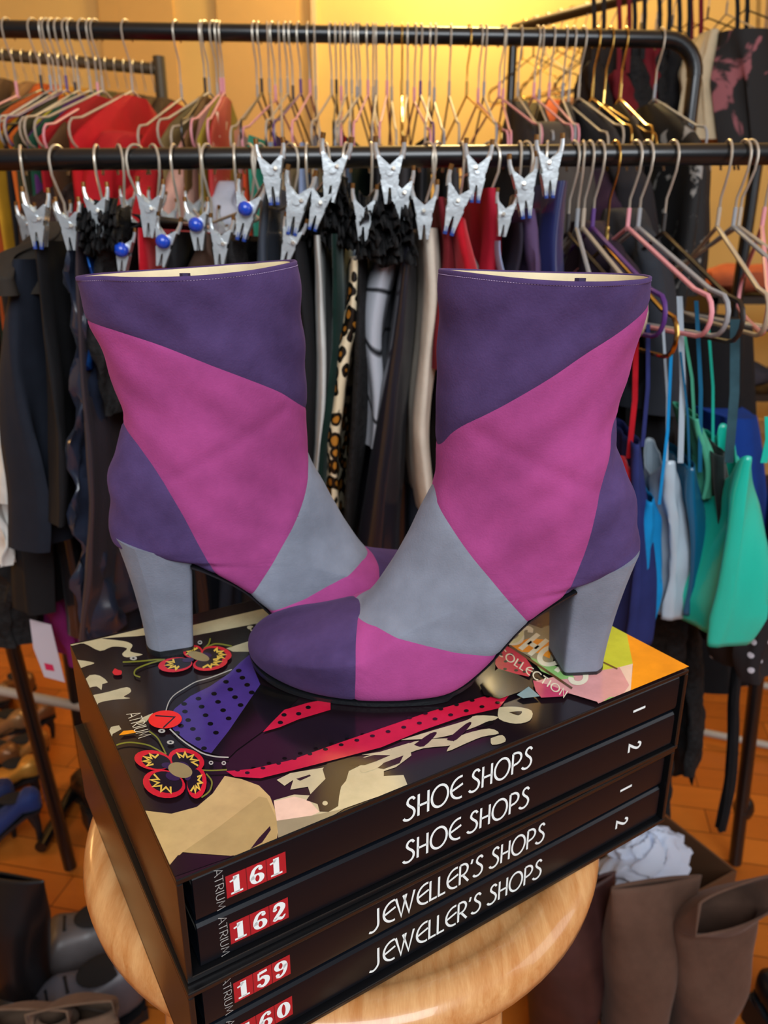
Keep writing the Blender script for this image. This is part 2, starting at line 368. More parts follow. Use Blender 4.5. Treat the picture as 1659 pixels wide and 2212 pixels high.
def volume(case, k, title, number, vol, label, L=CL, W=CW, T=TH_CASE, t=0.0028, title_u=(0.15, 0.24), title_h=0.0125, inset=0.0015):
    """one hard-cover volume lying in a slipcase: k = 0 upper, 1 lower. local x along the spine"""
    bt = (T - 2 * t) / 2 - 0.0004
    zb = t + (1 - k) * (bt + 0.0006)
    M = case.matrix_basis
    r = thing('book', label, 'book', M @ Vector((0, 0, zb)), case.rotation_euler.z)
    x0, x1 = t + 0.0042, L - t - 0.003; y0 = inset; y1 = W - t - 0.004
    b = MB()
    # cover: rounded spine section swept along x
    sec = [(y1, 0), (y0 + 0.004, 0), (y0 + 0.0016, 0.0007), (y0 + 0.0004, 0.0022), (y0, 0.005), (y0, bt - 0.005), (y0 + 0.0004, bt - 0.0022), (y0 + 0.0016, bt - 0.0007), (y0 + 0.004, bt), (y1, bt),
           (y1, bt - 0.0028), (y0 + 0.0035, bt - 0.0028), (y0 + 0.0026, bt - 0.005), (y0 + 0.0026, 0.005), (y0 + 0.0035, 0.0028), (y1, 0.0028)]
    b.loft([[Vector((x, y, z)) for (y, z) in sec] for x in (x0, x1)])
    o = b.build('cover', M_spine, r, sharp=30)
    p = MB(); p.box(((x0 + x1) / 2, (y0 + 0.004 + y1 - 0.004) / 2, bt / 2), (x1 - x0 - 0.008, y1 - y0 - 0.01, bt - 0.0058)); p.build('page_block', M_page, r, smooth=False)
    y = y0 - 0.00012
    # title
    W_t = text_width(title, 0.02); cap = title_h; sx = (title_u[1] - title_u[0]) / (W_t * cap)
    mb = MB(); vb = (bt - cap) / 2
    text(mb, title, lambda q: Vector((title_u[0] + q[0] * cap * sx, y, vb + q[1] * cap)), 0.105, track=0.02)
    tag(mb.build('title_lettering', M_white, r, smooth=False), 'white capital lettering along the spine')
    # number label
    lb = MB(); lx0 = 0.0213; lw = 0.0285; lh = 0.0122; lz = (bt - lh) / 2
    lb.add([Vector((lx0, y, lz)), Vector((lx0 + lw, y, lz)), Vector((lx0 + lw, y, lz + lh)), Vector((lx0, y, lz + lh))], [(0, 1, 2, 3)])
    lo = tag(lb.build('number_label', M_label, r, smooth=False), 'red label with white numerals')
    nb = MB()
    for i, c in enumerate(number):
        cx = lx0 + lw * (i + 0.5) / 3
        digit(nb, c, lambda q, cx=cx: Vector((cx + q[0] * 0.0115, y - 0.0001, lz + 0.0012 + q[1] * 0.0098)))
    nb.build('numerals', M_white, lo, smooth=False)
    ln = MB()
    for i in (1, 2):
        cx = lx0 + lw * i / 3; ln.add([Vector((cx - .00015, y - .00006, lz)), Vector((cx + .00015, y - .00006, lz)), Vector((cx + .00015, y - .00006, lz + lh)), Vector((cx - .00015, y - .00006, lz + lh))], [(0, 1, 2, 3)])
    ln.build('label_divider', mat('dark_red_ink', rgb(90, 10, 20), 0.5), lo, smooth=False)
    # publisher word, turned a quarter
    ub = MB(); cap2 = 0.0036; wt = text_width('ATRIUM', 0.02) * cap2; s2 = (bt - 0.003) / wt
    text(ub, 'ATRIUM', lambda q: Vector((lx0 - 0.0048 + q[1] * cap2 * 1.05, y, bt - 0.0012 - q[0] * cap2 * s2)), 0.05, track=0.02)
    tag(ub.build('imprint_lettering', mat('thin_grey_ink', rgb(190, 190, 186), 0.5), r, smooth=False), 'thin pale lettering turned a quarter')
    vb2 = MB(); cap3 = 0.0105
    text(vb2, vol, lambda q: Vector((L - 0.0463 + q[1] * cap3, y, bt / 2 + (GLYPH[vol][0] * 0.5 - q[0]) * cap3)), 0.15)
    tag(vb2.build('volume_numeral', M_white, r, smooth=False), 'white numeral turned a quarter')
    return r
case_top, tt = slipcase(A, case_ang, Z_TOP, 'black slipcase with a shoe picture on its lid, right under the boots')
zc2 = Z_TOP - TH_CASE
A2 = at_z(401, 2152, zc2); C2 = at_z(1457, 1617, zc2)
case_low, _ = slipcase(A2 + (C2 - A2).normalized() * 0.001, math.atan2((C2 - A2).y, (C2 - A2).x), zc2 - 0.0003, 'plain black slipcase at the bottom of the stack, resting on the wooden stool seat', L=(C2 - A2).length, W=CW)
volume(case_top, 0, 'SHOE SHOPS', '161', '1', 'black hardback marked 161 SHOE SHOPS, topmost book of the stack', title_u=(0.114, 0.199), title_h=0.0132)
volume(case_top, 1, 'SHOE SHOPS', '162', '2', 'black hardback marked 162 SHOE SHOPS, second book from the top of the stack', title_u=(0.114, 0.199), title_h=0.0132)
L2 = (C2 - A2).length
volume(case_low, 0, "JEWELLER'S SHOPS", '159', '1', "black hardback marked 159 JEWELLER'S SHOPS, third book from the top of the stack", L=L2, title_u=(0.0955, 0.2155), title_h=0.0132, inset=0.003)
volume(case_low, 1, "JEWELLER'S SHOPS", '160', '2', "black hardback marked 160 JEWELLER'S SHOPS, bottom book of the stack", L=L2, title_u=(0.0955, 0.2155), title_h=0.0132, inset=0.003)

# printed picture on the lid: every shape is laid on the lid plane
inv = case_top.matrix_basis.inverted()
inkm = {}
def ink(name, c, rough=0.2):
    inkm[name] = mat('print_' + name, c, rough, coat=0.5, mottle=0.12, mscale=60); return inkm[name]
ink('plum', rgb(24, 15, 20)); ink('cream', rgb(196, 186, 150)); ink('sand', rgb(196, 168, 112)); ink('sand2', rgb(176, 152, 98)); ink('black', rgb(14, 13, 14))
ink('violet', rgb(72, 52, 130)); ink('red', rgb(206, 28, 44)); ink('crimson', rgb(196, 26, 58)); ink('yellow', rgb(226, 188, 76)); ink('darkpurple', rgb(52, 30, 70))
ink('gold', rgb(150, 132, 90), 0.35); ink('olive', rgb(120, 122, 40)); ink('orange', rgb(246, 150, 14)); ink('lime', rgb(196, 200, 52)); ink('pinkish', rgb(216, 152, 150))
ink('rose', rgb(190, 60, 100)); ink('palegreen', rgb(140, 190, 110)); ink('paleyellow', rgb(222, 214, 160)); ink('bluegrey', rgb(110, 150, 160)); ink('logo', rgb(238, 36, 26)); ink('greybeige', rgb(150, 140, 110)); ink('silver', rgb(180, 178, 170)); ink('letter', rgb(232, 224, 196)); ink('brown', rgb(92, 60, 30)); ink('palepink', rgb(232, 198, 176))
KEYS = list(inkm); cov = MB(); layer = [0]
def L3(p, lift=None):
    q = inv @ at_z(p[0], p[1], Z_TOP)
    x = min(max(q.x, 0.0003), CL - 0.0003); y = min(max(q.y, 0.0003), CW - 0.0003)
    return Vector((x, y, TH_CASE + 0.00004 + 0.000012 * layer[0]))
def poly(key, pts, conv=None, smooth=0):
    layer[0] += 1
    if conv: pts = [conv(p) for p in pts]
    if smooth:
        q = catmull(list(pts) + [pts[0]], len(pts) * smooth + 1)[:-1]; pts = [tuple(a) for a in q]
    vs = [L3(p) for p in pts]
    from mathutils.geometry import tessellate_polygon
    tri = tessellate_polygon([vs])
    fs = []
    for t in tri:
        a, b2, c = (vs[i] for i in t)
        n = (b2 - a).cross(c - a)
        if abs(n.z) < 1e-14: continue
        fs.append(t if n.z > 0 else t[::-1])
    cov.add(vs, fs, KEYS.index(key))
def stroke(key, pts, wd, conv=None, smooth=True):
    layer[0] += 1
    if conv: pts = [conv(p) for p in pts]
    if smooth and len(pts) > 2: pts = [tuple(p) for p in catmull(pts, len(pts) * 5)]
    n0 = len(cov.v); n1 = len(cov.f)
    ribbon(cov, pts, wd, L3, KEYS.index(key))
def ell(key, c, rx, ry, conv=None, n=14, rot=0):
    if conv: c = conv(c)
    poly(key, [(c[0] + rx * math.cos(2 * math.pi * i / n) * math.cos(rot) - ry * math.sin(2 * math.pi * i / n) * math.sin(rot), c[1] + rx * math.cos(2 * math.pi * i / n) * math.sin(rot) + ry * math.sin(2 * math.pi * i / n) * math.cos(rot)) for i in range(n)])
c4 = lambda p: (130 + p[0] / 2.911, 1330 + p[1] / 2.911)
c2 = lambda p: (1000 + p[0] / 3.318, 1330 + p[1] / 3.318)
z7 = lambda p: (130 + p[0] / 1.211, 1300 + p[1] / 1.211)
z8 = lambda p: (330 + p[0] / 1.418, 1480 + p[1] / 1.418)
c3 = lambda p: (480 + p[0] / 2.304, 1250 + p[1] / 2.304)
c5 = lambda p: (p[0] / 2.425, 1300 + p[1] / 2.425)
poly('plum', [(380, 1903), (1489, 1446), (1006, 1188), (138, 1394)])
# cream brush shapes at the left
poly('cream', [(22, 190), (200, 155), (470, 92), (560, 75), (560, 120), (300, 140), (270, 146), (400, 160), (455, 185), (440, 225), (520, 245), (420, 262), (390, 240), (420, 205), (330, 195), (250, 222), (150, 175), (80, 188)], c4, 3)
poly('cream', [(52, 285), (120, 280), (215, 297), (170, 315), (130, 330), (85, 352)], c4, 3)
poly('cream', [(120, 425), (185, 375), (250, 378), (300, 420), (265, 430), (260, 468), (230, 445), (180, 455), (145, 472)], c4, 2)
poly('cream', [(160, 510), (300, 480), (420, 450), (445, 480), (400, 510), (440, 520), (330, 530), (240, 550), (195, 585)], c4, 3)
poly('cream', [(520, 640), (585, 612), (540, 670), (480, 680)], c4)
poly('cream', [(275, 735), (320, 700), (370, 690), (385, 715), (330, 745), (280, 775)], c4)
poly('cream', [(960, 135), (1170, 85), (1358, 42), (1660, -25), (1700, 25), (1358, 112), (1005, 180)], c5)
poly('black', [(995, 190), (1358, 120), (1500, 95), (1520, 150), (1358, 195), (1180, 245)], c5)
poly('cream', [(1185, 245), (1358, 190), (1500, 170), (1420, 230), (1320, 262), (1220, 262)], c5)
for q in ((1195, 75), (1215, 90), (1250, 60), (1290, 75), (1330, 50), (1260, 95), (1300, 105)): ell('cream', q, 7, 4, c4)
poly('black', [(20, 30), (60, 30), (75, 20), (60, 10), (25, 15)], lambda p: c4((1180 + p[0], 60 + p[1])))
# sandy lower left region
poly('sand', [(505, 1240), (700, 1248), (860, 1205), (960, 1120), (1035, 1010), (1140, 1030), (1250, 1070), (1320, 1140), (1380, 1300), (1400, 1460), (1120, 1560), (900, 1500), (770, 1490), (690, 1570), (600, 1410), (540, 1290)], c4, 0)
poly('sand2', [(770, 1490), (1000, 1330), (1250, 1140), (1300, 1150), (1370, 1300), (1400, 1465), (1130, 1560)], c4)
poly('black', [(690, 1570), (740, 1510), (800, 1495), (950, 1530), (1140, 1562), (700, 1650)], c4)
poly('plum', [(1320, 1325), (1325, 1350), (1270, 1430), (1215, 1500), (1200, 1530), (1205, 1490), (1250, 1400)], c4)
cL = lambda p: (130 + p[0] / 2.373, 1296 + p[1] / 2.373)
poly('cream', [(1110, 925), (1180, 890), (1420, 850), (1659, 775), (1790, 735), (1800, 800), (1720, 860), (1659, 880), (1659, 905), (1760, 900), (1790, 960), (1700, 1010), (1659, 1030), (1460, 1070), (1430, 1130), (1330, 1175), (1140, 1255), (1120, 1180), (1095, 1030), (1200, 1000), (1285, 1005), (1270, 960), (1180, 975), (1195, 925), (1150, 955)], cL)
poly('palepink', [(1095, 1035), (1200, 1010), (1275, 1030), (1330, 1090), (1290, 1108), (1110, 1135)], cL)
poly('greybeige', [(1110, 1135), (1290, 1108), (1400, 1085), (1460, 1070), (1430, 1130), (1330, 1175), (1140, 1255)], cL)
poly('plum', [(1380, 830), (1450, 800), (1560, 810), (1600, 835), (1540, 850), (1480, 880), (1465, 930), (1440, 960), (1430, 1010), (1425, 1060), (1375, 1090), (1330, 1088), (1320, 1050), (1262, 1030), (1282, 1000), (1320, 960), (1360, 920), (1345, 870)], cL)
ell('cream', (1358, 1045), 6, 5, cL, 9)
for q in ([(1210, 920), (1280, 898), (1285, 905), (1230, 930)], [(1480, 850), (1530, 820), (1600, 800), (1659, 790), (1700, 770), (1690, 800), (1620, 830), (1560, 850)], [(1600, 860), (1680, 830), (1760, 800), (1740, 840), (1659, 870)]): poly('plum', q, cL)
# pale brush marks to the right of them
for pts in ([(640, 215), (760, 195), (800, 175), (900, 165), (920, 185), (830, 195), (760, 215)], [(760, 170), (860, 140), (960, 110), (990, 95), (1060, 100), (1000, 125), (930, 150), (860, 165)],
            [(930, 165), (960, 150), (1030, 135), (1060, 150), (1010, 160), (960, 180), (900, 205)], [(1060, 70), (1110, 68), (1160, 80), (1155, 110), (1110, 120), (1060, 105)], [(1035, 165), (1070, 155), (1080, 175), (1040, 185)],
            [(640, 250), (700, 235), (720, 225), (690, 255), (640, 270)], [(590, 190), (640, 180), (660, 190), (620, 205)]):
    poly('cream', pts, z8, 3)
for pts in ([(800, 185), (850, 150), (870, 150), (830, 190)], [(900, 170), (960, 120), (975, 122), (930, 170)], [(1090, 85), (1130, 82), (1120, 95)], [(990, 130), (1030, 112), (1045, 116), (1010, 132)]): poly('black', pts, z8, 3)
# strap pieces
poly('violet', [(1215, 330), (1260, 440), (1180, 560), (1060, 730), (950, 870), (905, 858), (790, 790), (710, 720), (690, 640), (720, 590), (820, 510), (940, 450), (1060, 370), (1130, 300), (1190, 250)], c4)
poly('black', [(1260, 435), (1500, 520), (1330, 690), (1110, 850), (1060, 900), (950, 870), (1060, 730)], c4)
for q in ((780, 560), (785, 608), (805, 662), (835, 718), (868, 780), (905, 840), (870, 527), (890, 578), (915, 632), (945, 686), (980, 742), (968, 497), (993, 548), (1025, 601), (1060, 653), (1043, 422), (1070, 470), (1100, 519), (1135, 569), (1123, 352), (1146, 397), (1176, 442), (1205, 490), (740, 640), (760, 700), (735, 745)):
    ell('black', q, 6.3, 4.2, c4, 10)
poly('crimson', [(1275, 740), (1330, 680), (1410, 600), (1560, 555), (1700, 530), (1700, 600), (1500, 660), (1380, 710)], c4)
for q in ((1385, 680), (1408, 632), (1500, 625), (1560, 585)): ell('black', q, 6, 4, c4, 9)
poly('crimson', [(225, 268), (300, 262), (420, 235), (560, 185), (690, 140), (850, 85), (1010, 40), (1095, 30), (1060, 75), (950, 100), (820, 145), (700, 195), (560, 232), (420, 268), (330, 290), (250, 285)], z8)
rr = random.Random(5)
for i in range(34):
    t = i / 33; x = 260 + 790 * t; y = 275 - 225 * t - 6 * math.sin(math.pi * t); 
    for k2, dy in enumerate((-14, 8)):
        if (i + k2) % 2 == 0: ell('black', (x + 6 * k2, y + dy * (0.7 + 0.5 * t)), 5.5, 3.2, z8, 9)
# shoe collar edge
stroke('silver', [(665, 615), (685, 555), (720, 510), (790, 465), (855, 428), (950, 400), (1080, 350)], 2.0, c4)
stroke('silver', [(690, 725), (760, 790), (830, 840), (900, 880), (980, 900), (1060, 905)], 3.0, c4)
for q in ((640, 738), (695, 810), (880, 180), (462, 280), (950, 940), (1030, 942)): ell('silver', q, 8 if q[0] < 700 else 5, 4.5, c4, 10); ell('black', q, 3, 1.8, c4, 8)
for p in ([(335, 875), (345, 835), (430, 812), (540, 825), (600, 850), (665, 890)], [(560, 740), (610, 780), (640, 830), (668, 888)], [(395, 305), (500, 300), (600, 290), (660, 290)], [(505, 400), (470, 385), (480, 350), (560, 315), (650, 290)], [(860, 985), (950, 990), (1050, 985)], [(920, 1010), (955, 1060), (940, 1120), (890, 1160)], [(905, 220), (935, 190), (945, 155)], [(920, 215), (980, 190), (1080, 205)]):
    stroke('olive', p, 3.2, c4)
poly('red', [(330, 370), (345, 345), (365, 355), (388, 360), (385, 385), (345, 388)], c4, 2)
poly('orange', [(370, 768), (400, 740), (460, 735), (480, 750), (430, 760)], c4)
def flower(cen, lobes, cr):
    for (x, y, rx, ry, rot) in lobes: ell('red', (x, y), rx / 2.911, ry / 2.911, c4, 22, rot)
    for (x, y, rx, ry, rot) in lobes:
        ell('plum', (x + (cen[0] - x) * 0.12, y + (cen[1] - y) * 0.12), rx / 2.911 * 0.78, ry / 2.911 * 0.76, c4, 22, rot)
    for (x, y, rx, ry, rot) in lobes:
        pts = []; d0 = math.atan2(y - cen[1], x - cen[0])
        for i in range(10):
            a = d0 - 1.45 + 2.9 * i / 9; rr2 = (0.74 if i % 2 else 0.36)
            pts.append((x + (cen[0] - x) * 0.12 + rx * rr2 * math.cos(a - rot) * math.cos(rot) - ry * rr2 * math.sin(a - rot) * math.sin(rot), y + (cen[1] - y) * 0.12 + rx * rr2 * math.cos(a - rot) * math.sin(rot) + ry * rr2 * math.sin(a - rot) * math.cos(rot)))
        stroke('yellow', pts, 4.0, c4, False)
        ell('darkpurple', (x + (cen[0] - x) * 0.55, y + (cen[1] - y) * 0.55), rx / 2.911 * 0.35, ry / 2.911 * 0.32, c4, 12, rot)
    ell('gold', cen, cr[0] / 2.911, cr[1] / 2.911, c4, 26, 0.3)
flower((757, 990), [(585, 925, 118, 62, 0.15), (795, 925, 115, 72, 0.25), (655, 1075, 135, 88, 0.2), (860, 1068, 62, 100, 0.05)], (78, 46))
flower((872, 272), [(835, 240, 60, 40, -0.1), (985, 255, 95, 48, 0.15), (945, 315, 110, 46, -0.15), (725, 325, 108, 46, -0.1)], (70, 26))
# round red badge with a black tick, and its word
ell('logo', (662, 672), 105 / 2.911, 57 / 2.911, c4, 30, -0.05)
stroke('plum', [(600, 648), (722, 657), (650, 725)], 3.2, c4, False)
layer[0] += 1
O0 = c4((418, 640)); U0 = c4((498, 802))
text(cov, 'ATRIUM', lambda q: L3((O0[0] + (U0[0] - O0[0]) * q[0] / 3.5 + 28 * q[1], O0[1] + (U0[1] - O0[1]) * q[0] / 3.5 - 7 * q[1])), 0.07, KEYS.index('letter'))
# colourful corner with the big serif word
poly('orange', [(1172, 150), (1640, 385), (1255, 590), (1215, 380)], c2)
poly('lime', [(1050, 85), (1172, 150), (1215, 365), (1120, 390), (1000, 430), (950, 300)], c2)
poly('palepink', [(1215, 365), (1255, 590), (1140, 640), (1000, 500), (1120, 390)], c2)
poly('pinkish', [(840, 440), (1120, 390), (1190, 520), (1190, 600), (1070, 610), (1010, 680), (960, 640), (700, 560), (520, 490), (740, 440)], c2)
poly('rose', [(500, 485), (620, 520), (760, 570), (720, 600), (560, 610), (520, 560)], c2)
poly('palegreen', [(1010, 690), (1000, 640), (1050, 605), (1110, 620), (1140, 650), (1060, 690), (970, 730)], c2)
poly('lime', [(1140, 645), (1180, 595), (1250, 570), (1250, 592)], c2)
poly('bluegrey', [(385, 590), (470, 530), (550, 600), (430, 615)], c2)
poly('greybeige', [(300, 170), (430, 70), (620, 0), (660, 120), (640, 420), (500, 330), (380, 260)], c2)
poly('orange', [(330, 235), (480, 180), (640, 200), (620, 330), (540, 290), (420, 280)], c2)
poly('brown', [(420, 60), (620, -10), (640, 80), (560, 110)], c2)
poly('palegreen', [(480, 320), (600, 360), (760, 420), (800, 470), (700, 480), (560, 420)], c2)
poly('crimson', [(235, 250), (300, 230), (440, 310), (500, 400), (470, 460), (380, 440), (250, 400), (230, 370)], c2)
poly('black', [(250, 400), (380, 440), (500, 500), (430, 560), (260, 620), (150, 590), (120, 520)], c2)
for q in ((305, 350), (300, 405), (380, 415), (405, 360), (440, 425), (270, 300), (345, 300)): ell('black', q, 4.5, 2.8, c2, 9)
stroke('brown', [(330, 235), (780, 545)], 5, c2, False)
stroke('brown', [(980, 345), (1105, 405)], 3, c2, False)
def word(s, o, u, v, wd, key, per):
    layer[0] += 1; o = c2(o); total = per
    text(cov, s, lambda q: L3((o[0] + u[0] / 3.318 * q[0] / total + v[0] / 3.318 * q[1], o[1] + u[1] / 3.318 * q[0] / total + v[1] / 3.318 * q[1])), wd, KEYS.index(key), 0.12)
word('COLLECTION', (236, 292), (500, 330), (28, -46), 0.12, 'letter', text_width('COLLECTION', 0.12))
word('SHOPS', (300, 195), (560, 350), (130, -110), 0.2, 'letter', text_width('SHOPS', 0.12))
stroke('paleyellow', [(440, 70), (400, 100), (420, 150), (380, 200), (300, 210)], 9, c2)
cvo = mesh_obj('cover_print', cov.v, cov.f, None, case_top, False, [inkm[k] for k in KEYS], cov.m)
tag(cvo, 'printed lid picture of an embroidered black shoe with pansies, spotted straps and an orange corner')
# ------------------------------------------------------------------ ankle boots
# rings: (Bx, Bz, Fx, Fz, half width, exponent at the back or bottom, exponent at the front or top, sideways shift), millimetres
RINGS = [(-19.3, 233, 94.5, 241, 44, 2.0, 2.0, 0), (-17.8, 221.5, 95, 226, 42.5, 2.0, 2.0, 0), (-14.8, 206, 95.3, 208, 39.5, 2.0, 2.0, 0), (-10.3, 190, 95.3, 190, 38, 2.0, 2.0, 0),
         (-6.8, 168, 95, 172, 36.5, 2, 2, 0), (-5.4, 156, 94.5, 155, 36, 2, 2, 0), (-8, 144, 94.2, 141, 35.5, 2, 2, 0), (-13, 133, 95, 127, 35, 2, 2, 0), (-18.5, 121, 98, 116, 34.5, 2.1, 2, 0),
         (-23, 107, 103.2, 106, 34, 2.2, 2, 0), (-26, 94, 109, 94, 33.5, 2.4, 2, 0), (-26.8, 84, 115, 83.5, 33, 2.6, 2, 0), (-25, 77.5, 120, 74.5, 32.5, 3, 2, 0), (-14, 74, 124.5, 66.5, 32.5, 3.5, 2, 0),
         (-2, 70.5, 129, 59, 33, 4, 2.05, 0), (11, 66, 133.5, 53, 33.5, 4, 2.1, 0), (25, 59, 138, 48.5, 34, 7, 2.1, 0), (46, 44, 144, 46, 35, 9, 2.2, 0), (67, 20, 150.5, 44.5, 37.5, 9, 2.2, 0), (86, 6, 157, 42.8, 39.5, 9, 2.3, 0),
         (108, 3, 163.5, 41, 40.5, 9, 2.3, 0), (132, 3, 172, 38.8, 40.5, 9, 2.3, -1), (152, 3, 180, 36.8, 38.5, 8, 2.4, -3.5), (170, 3.5, 188, 34.5, 34.5, 6, 2.4, -6), (185, 4.5, 195.5, 31.5, 28.5, 4, 2.4, -9), (196, 6.5, 202, 27, 21, 3, 2.4, -11.5), (203.5, 9, 206.4, 21.5, 11.5, 2.4, 2.2, -13.5), (206.2, 12.5, 207.2, 16.5, 3.5, 2, 2, -14.5)]
def ring_pts(R, n, inset=0.0, zcap=None):
    Bx, Bz, Fx, Fz, w, nb, nt, c = R
    Cx, Cz = (Bx + Fx) / 2, (Bz + Fz) / 2; hx, hz = (Fx - Bx) / 2, (Fz - Bz) / 2
    hl = math.hypot(hx, hz); k = (hl - inset) / hl; w = w - inset; out = []
    for j in range(n):
        a = 2 * math.pi * j / n; ca, sa = math.cos(a), math.sin(a); e = nt if ca > 0 else nb
        # blend exponents smoothly around the side
        m = 0.5 + 0.5 * math.tanh(ca * 3); e = nb + (nt - nb) * m
        s = math.copysign(abs(ca) ** (2 / e), ca); l = math.copysign(abs(sa) ** (2 / e), sa)
        out.append(np.array([Cx + hx * s * k, l * w + c, Cz + hz * s * k]) / 1000)
    return out

DBG = False
ENDS = {1: {'s1': (None, [(104, 138), (150, 130)]), 's2': ([(-60, 172), (-10, 162)], None), 's5': ([(138, 95), (137.4, 56)], [(144, 5), (144, -40)])},
        -1: {'s2': ([(-70, 172), (-26, 159)], None)}}
def boot(org, ang, mirror, back_shift, seams_px, label, zip_x, tdip=0.003):
    """mirror = +1: camera side is local +y, -1: local -y"""
    root = thing('ankle_boot', label, 'boot', org, ang, 'pair of patchwork suede ankle boots')
    M = Matrix.Translation(org) @ Matrix.Rotation(ang, 4, 'Z'); Mi = M.inverted()
    rg = [list(r) for r in RINGS]
    for r in rg:
        r[0] += back_shift(r[1]) if r[0] < 10 else 0
        if r[3] > 200 and mirror > 0: r[3] -= 3.5 * (r[3] - 200) / 41; r[0] += 2.5 * (r[3] - 200) / 41; r[1] += 1.5 * (r[3] - 200) / 41
        if r[3] > 200 and mirror < 0: r[2] -= 2.5 * (r[3] - 200) / 41
    NR, NA = 150, 120
    RR = catmull([tuple(r) for r in rg], NR)
    def wrinkle(p, i):
        x, y, z = p * 1000
        d = 0.5 * math.sin(x * 0.09 + z * 0.13 + 1.0) * math.sin(z * 0.06 - x * 0.05)
        d += 0.55 * math.exp(-((z - 150 + 0.35 * x) / 8) ** 2) * math.sin(x * 0.07 + 0.6)
        d -= 0.7 * math.exp(-((z - 128 - 0.5 * (x - 20)) / 5) ** 2) * (1 if 0 < x < 80 else 0.2)
        d += 0.35 * math.sin(z * 0.21 + x * 0.17 + y * .1)
        f = min(1, max(0, (z - 25) / 60))
        return (d * 1.5 + 0.9 * noise.noise(Vector((x * 0.03, y * 0.03, z * 0.045)))) * f * 0.9 / 1000
    grid = []
    for i, R in enumerate(RR):
        ps = ring_pts(R, NA); cen = sum(ps) / NA
        row = []
        for p in ps:
            q = p + 0; dirn = p - cen; dl = np.linalg.norm(dirn)
            q = p + dirn / dl * wrinkle(p, i)
            if tdip and i < 26:      # soft dip of the open top edge
                f = (1 - i / 26) ** 2; q[2] -= tdip * f * max(0, math.sin(math.pi * min(1, max(0, (p[0] + 0.02) / 0.115)))) * (1 if p[1] > 0 else 0.3)
            row.append(Vector((q[0], mirror * q[1], q[2])))
        grid.append(row)
    flip = mirror < 0
    V = [p for r in grid for p in r]; Fq = []
    for i in range(NR - 1):
        for j in range(NA):
            f = (i * NA + j, i * NA + (j + 1) % NA, (i + 1) * NA + (j + 1) % NA, (i + 1) * NA + j)
            Fq.append(f if flip else f[::-1])
    Fq.append(tuple((NR - 1) * NA + j for j in range(NA)) if not flip else tuple((NR - 1) * NA + j for j in range(NA))[::-1])
    Fq[-1] = Fq[-1][::-1]
    bvh = BVHTree.FromPolygons([tuple(v) for v in V], Fq)
    co = Mi @ CAM
    def onboot(px, py):
        d = (Mi.to_3x3() @ ray(px, py)).normalized()
        h = bvh.ray_cast(co, d)
        if h[0] is None:
            return None
        return (h[0].x, h[0].z)
    S = {}
    for k, pts in seams_px.items():
        if pts and pts[0] == 'local': S[k] = [(a / 1000, b / 1000) for a, b in pts[1:]]
        else:
            pre, post = ENDS[mirror].get(k, (None, None))
            q = [onboot(*p) for p in pts]; q = [a for a in q if a]
            a0, a1 = Vector(q[0]), Vector(q[1]); b0, b1 = Vector(q[-1]), Vector(q[-2])
            q0 = [(a / 1000, b / 1000) for a, b in pre] if pre else [tuple(a0 + (a0 - a1).normalized() * 0.06)]
            q1 = [(a / 1000, b / 1000) for a, b in post] if post else [tuple(b0 + (b0 - b1).normalized() * 0.06)]
            S[k] = q0 + q + q1
    def sd(poly, x, z, axis):
        """distance to a seam, signed by which side of its graph the point is on"""
        best = 1e9; g = graphs[id(poly)]
        sg = (1 if z > np.interp(x, g[0], g[1]) else -1) if axis == 2 else (1 if x > np.interp(z, g[0], g[1]) else -1)
        for (ax, az), (bx, bz) in zip(poly, poly[1:]):
            dx, dz = bx - ax, bz - az; L2 = dx * dx + dz * dz
            if L2 < 1e-14: continue
            t = max(0, min(1, ((x - ax) * dx + (z - az) * dz) / L2)); ex, ez = x - ax - dx * t, z - az - dz * t
            d = ex * ex + ez * ez
            if d < best: best = d
        return math.sqrt(best) * sg
    def smoothline(p, n=40):
        return [tuple(a) for a in catmull(p, n)]
    if DBG: print(label[:5], {k: [(round(a*1000,1), round(b*1000,1)) for a, b in v] for k, v in S.items()})
    S = {k: smoothline(v) for k, v in S.items()}; graphs = {}
    for k, v in S.items():
        a, b = (0, 1) if k in ('s1', 's4') else (1, 0)
        q = sorted((p[a], p[b]) for p in v); graphs[id(v)] = ([p[0] for p in q], [p[1] for p in q])
    bx_sole = [(r[0] / 1000, r[1] / 1000) for r in RR]
    P = [np.array(v) for v in V]
    groove = [0.0] * len(P)
    def split(polys, line, axis, high):
        a, b = split0(polys, line, axis)
        def mean(ps): return sum(P[i][axis] for f in ps for i in f) / max(1, sum(len(f) for f in ps))
        return (a, b) if (mean(a) > mean(b)) == high else (b, a)
    def split0(polys, line, ax_):
        cache = {}; dist = {}
        def D(i):
            if i not in dist: dist[i] = sd(line, P[i][0], P[i][2], ax_)
            return dist[i]
        A_, B2 = [], []
        for f in polys:
            ds = [D(i) for i in f]
            if all(d >= 0 for d in ds): A_.append(f); continue
            if all(d <= 0 for d in ds): B2.append(f); continue
            pa, pb = [], []
            for q in range(len(f)):
                i, j = f[q], f[(q + 1) % len(f)]; di, dj = ds[q], ds[(q + 1) % len(f)]
                if di >= 0: pa.append(i)
                if di <= 0: pb.append(i)
                if di * dj < 0:
                    key = (min(i, j), max(i, j))
                    if key not in cache:
                        t = di / (di - dj); P.append(P[i] + (P[j] - P[i]) * t); cache[key] = len(P) - 1; groove.append(0.0)
                    pa.append(cache[key]); pb.append(cache[key])
            if len(pa) > 2: A_.append(tuple(pa))
            if len(pb) > 2: B2.append(tuple(pb))
        used = set(i for f in polys for i in f)
